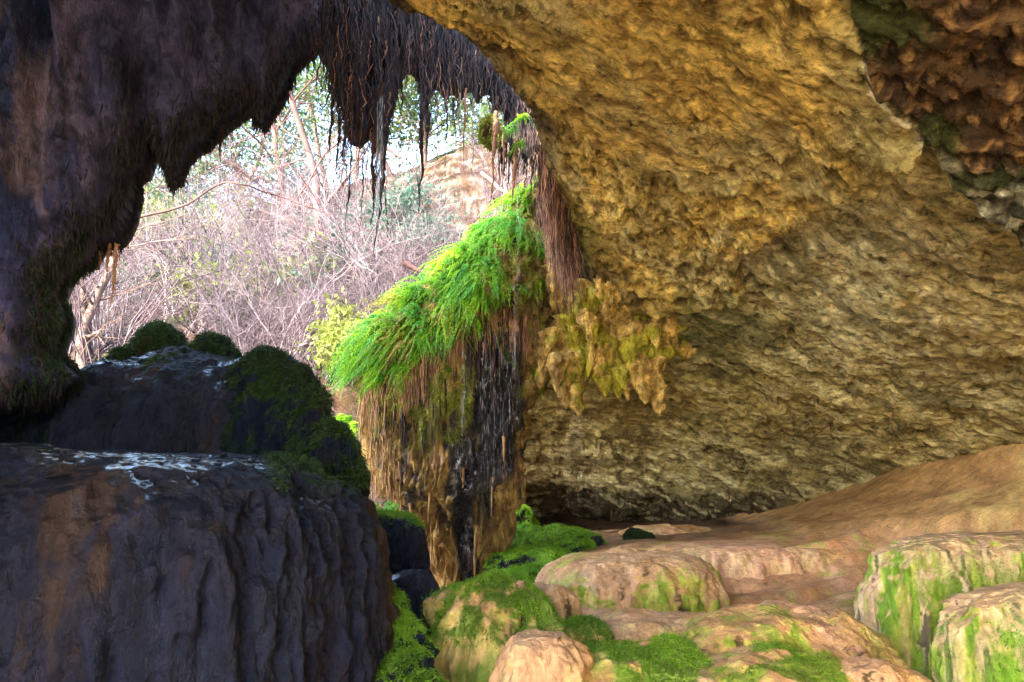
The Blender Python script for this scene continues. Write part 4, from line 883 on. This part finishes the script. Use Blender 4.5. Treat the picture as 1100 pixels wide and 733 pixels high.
for k in range(150):
    px_=r.uniform(60,545); py_=r.uniform(205,430)
    if px_>380 and py_<300 and r.random()<.75: continue
    # find ground distance along this sight line
    ys=np.linspace(9.6,28,90); pz=at_v(np.full(90,px_),np.full(90,py_),ys); gz=Zh(pz[:,0],pz[:,1]); i=np.argmax(gz>pz[:,2])
    if gz[i]<=pz[i,2]: continue
    q=pz[i]; v=int(r.integers(6)); s_=r.uniform(.6,1.3)*(.7+q[1]/30); pal='grey brown' if v%2 else 'pale'
    lb='leafless %s twiggy shrub on the sunlit hillside, %s the cave mouth'%(pal,'near' if q[1]<14 else 'far behind')
    if first[v]: o=sp[v]; first[v]=False
    else: o=sp[v].copy(); COL.objects.link(o)
    o.location=(q[0],q[1],gz[i]-.05); o.rotation_euler=(0,0,r.uniform(0,6.3)); o.scale=(s_,)*3; props(o,lb,'shrub','%s leafless shrubs'%lb.split(' twiggy')[0][9:]+(' near' if q[1]<14 else ' far'))
def tree(px_, py_base, Y, H, lean, label, bark, leafm, dens, seed, r0=.09, name='tree', kids=4, sz=.09, crown=.35, depth=3):
    r=np.random.default_rng(seed); b=at(px_,py_base,Y); b[2]=min(b[2],Zh(b[:1],b[1:2])[0]+.1)
    e=empty(name,b); props(e,label,'tree'); S=[]; d=np.array([lean,0,1.]); d/=np.linalg.norm(d)
    trunk=branch(r,(0,0,-.3),d,H,r0,0,S,n=12,up=.05); L_=[]
    for k in range(kids*3):
        i=r.integers(3,12); nd=r.normal(0,1,3); nd[2]=abs(nd[2])*.6+.15; branch(r,trunk[i],nd,H*r.uniform(.2,.42),r0*.42*(1.2-i/12),depth-1,L_,.55,.08,6,3)
    tubes(S,M[bark],'trunk',e,sides=8); tubes(L_,M[bark],'branches',e,sides=4)
    if dens:
        tips=[s[0][-1] for s in L_]+[s[0][len(s[0])//2] for s in L_]; tips=[t for t in tips if t[2]>H*.3]
        V,Fc=leaves(r,tips,dens,crown*.6,sz); mk('crown',V,Fc,M[leafm],e,smooth=False)
    return e
tree(338,300,15.5,5.2,-.10,'reddish forked tree standing mid slope in the middle of the gap','redbark','leafteal',500,700,.12,kids=4,sz=.07)
tree(318,262,19,5.5,-.28,'reddish leaning tree with thin green tufts, behind the forked tree','redbark','leafgreen',900,701,.11)
tree(92,385,9.6,2.6,.12,'pale tan trunk at the far left of the gap, near the rock wall','palebark','leafgreen',0,702,.075,kids=3)
tree(100,385,9.9,2.4,-.25,'second pale trunk leaning left beside the pale tan trunk','palebark','leafgreen',0,703,.05,kids=3)
tree(412,325,9.8,1.7,.0,'slender pale sapling with bare twigs just above the ferns','palebark','leafgreen',0,704,.016,kids=4,name='sapling')
TR=[(170,262,25,5,'leafgreen',3500,'leafy green tree farthest left on the ridge'),(205,250,26,4.5,'leafteal',1500,'sparse blue green tree on the left ridge'),(245,250,24,6,'leafgreen',1500,'open green tree on the ridge under the drip roots'),(275,240,25,5.5,'leafteal',2500,'blue green ridge tree below the wall tip'),
    (355,235,24,6.5,'leafteal',2500,'tall blue green ridge tree right of the forked tree'),(385,225,22,6,'leafgreen',3500,'bushy green ridge tree behind the long root bundle'),(430,205,21,5.5,'leafgreen',5000,'pale green bushy tree seen between the root curtains'),(450,200,22,5,'leafyellow',4000,'yellowish green tree seen through the bright gap'),(510,195,20,3.6,'leafteal',1500,'small blue green tree above the rock outcrop'),(535,205,19,3,'leafgreen',1500,'small green tree right above the rock outcrop'),(300,230,28,8,'leafteal',900,'tall thin far tree rising into the white sky'),(340,225,29,9,'leafgreen',1500,'tallest far tree near the top of the gap'),(140,280,22,4.5,'leafyellow',2200,'yellow green tree at the left edge of the gap')]
for i,(a,b,Y,H,lm,dn,lb) in enumerate(TR): tree(a,b,Y,H,random.uniform(-.15,.15),lb,'redbark' if i%3==0 else 'palebark',lm,dn,720+i,.10,sz=.10,crown=.75)
# leafy bushes on the slope
for i,(a,b,Y,w_,lm,lb) in enumerate([(228,330,14,.5,'leafgreen','small bright green bush in the middle of the brown slope'),(262,335,14,.35,'leafyellow','yellow green bush right of the bright green bush'),(300,318,14.5,.5,'leafyellow','pale yellowish bush at the centre right of the slope'),(405,252,13,.6,'leafteal','blue green bush at the foot of the rock outcrop'),(440,240,13,.5,'leafteal','blue green bush leaning over the dark hollow'),(465,262,12.5,.4,'leafteal','blue green bush just above the sunlit fern crest'),(385,358,9.8,.35,'leafyellow','yellow leaved bush touching the left end of the ferns'),(372,372,9.7,.3,'leafyellow','small yellow leaved bush left of the ferns'),(350,262,18,.7,'leafteal','far blue green bush behind the bare brush'),(180,275,17,.8,'leafgreen','dull green bush at the far left slope')]):
    r=np.random.default_rng(800+i); p=at(a,b,Y); e=empty('leafy_bush',p); props(e,lb,'bush'); S=[]
    for k in range(6): branch(r,(0,0,-.3),(r.normal(0,.6),r.normal(0,.6),1),w_*1.3,.012,2,S,.6,.05,6,3)
    tubes(S,M['twig'],'stems',e,sides=3); V,Fc=leaves(r,[s[0][-1] for s in S],900,w_*.22,.045); mk('foliage',V,Fc,M[lm],e,smooth=False)
r0_=np.random.default_rng(91); protoB=[c for c in bpy.data.objects if c.name.startswith('leafy_bush') and c.parent is None][:6]
for k in range(15):
    px_=r0_.uniform(70,400); py_=r0_.uniform(215,350); ys=np.linspace(10,27,80); pz=at_v(np.full(80,px_),np.full(80,py_),ys); gz=Zh(pz[:,0],pz[:,1]); i=np.argmax(gz>pz[:,2])
    if gz[i]<=pz[i,2]: continue
    c=dup(protoB[k%6],(pz[i,0],pz[i,1],gz[i]+.3),r0_.uniform(0,6),r0_.uniform(.7,1.6)*(.6+pz[i,1]/25)); far='high on' if py_<270 else 'low on'
    c['label']='%s leafy bush half hidden in the bare brush, %s the slope'%(('bright green','yellow green','pale yellowish','blue green','blue green','blue green')[k%6],far); c['group']=c['label'].replace('bush','bushes')
# bare branches and logs
def limb(name,pts,r0,m,lb,cat='branch',seed=0,tw=6):
    P_=np.array([at(*p) for p in pts]); t=np.linspace(0,1,len(P_)); tt=np.linspace(0,1,30); Q=np.stack([np.interp(tt,t,P_[:,k]) for k in range(3)],1)
    for _ in range(3): Q[1:-1]=(Q[:-2]+2*Q[1:-1]+Q[2:])/4
    r=np.random.default_rng(seed); Q+=fbm(Q,2,2,seed)[:,None]*.04; L=Q[0].copy(); S=[(Q-L,np.linspace(r0,r0*.35,30))]
    for k in range(tw):
        i=r.integers(6,29); branch(r,Q[i]-L,(r.normal(),r.normal(),r.normal(.3,.8)),r.uniform(.3,.9),r0*.3,1,S,.6,.05,6,3)
    o=tubes(S,M[m],name,sides=6); o.location=L; props(o,lb,cat)
limb('bare_branch',[(140,236,10),(200,222,10.2),(238,195,10.5),(262,198,10.5),(300,212,11),(352,232,11)],.022,'redbark','long arched bare branch crossing the left of the gap',seed=1)
limb('bare_branch',[(430,170,12),(380,140,12),(350,165,12),(318,215,12)],.03,'redbark','dark bare branch curving across the white sky',seed=2,tw=12)
limb('fallen_log',[(330,318,12.5),(372,292,12.8),(412,262,13),(452,240,13)],.16,'twig','large grey fallen log lying diagonally on the slope','log',seed=3,tw=8)
limb('broken_branch',[(518,186,9.5),(535,202,9.3),(556,214,9)],.035,'palebark','broken pale branch poking out above the tallest ferns',seed=4,tw=1)
limb('fallen_branch',[(432,283,11),(470,300,11.2)],.05,'redbark','short brown log end behind the fern crest','log',seed=5,tw=1)

# unseen wall added on the left to shade the foreground flowstone from the sun
def side_blocker():
    ys=np.arange(-1.2,4.6,.15); zs=np.arange(-1.5,4.9,.15); Y,Z=np.meshgrid(ys,zs,indexing='ij'); y=Y.ravel(); z=Z.ravel(); x=-3.6+.0*y-.25*np.sin(y*.5)
    V=np.stack([x,y,z],1); V[:,0]+=ridge(V,1.2,3,171,stretch=(1,1,.3))*.5; V2=V.copy(); V2[:,0]-=1.2
    Fq=gridF(len(ys),len(zs)); n=len(V); VV=np.concatenate([V,V2]); FF=np.concatenate([Fq,Fq[:, ::-1]+n])
    P=rgba(VV,(.12,.09,.08),.7); o=mk('blocker_wall',VV,FF,M['curtain'],pig=P); props(o,kind='structure')
side_blocker()
def rear_blocker():  # unseen wall added behind the camera to cut frontal light from the right
    xs=np.arange(1.6,9,.15); zs=np.arange(-1.5,4.7,.15); X,Z=np.meshgrid(xs,zs,indexing='ij'); x=X.ravel(); z=Z.ravel(); y=-3.2+.35*np.sin(x*1.3)
    V=np.stack([x,y,z],1); V[:,1]+=ridge(V,1.2,3,173,stretch=(1,1,.3))*.5; V2=V.copy(); V2[:,1]-=1.3
    Fq=gridF(len(xs),len(zs))[:, ::-1]; n=len(V); VV=np.concatenate([V,V2]); FF=np.concatenate([Fq,Fq[:, ::-1]+n])
    o=mk('blocker_wall',VV,FF,M['curtain'],pig=rgba(VV,(.12,.09,.08),.7)); props(o,kind='structure')
rear_blocker()
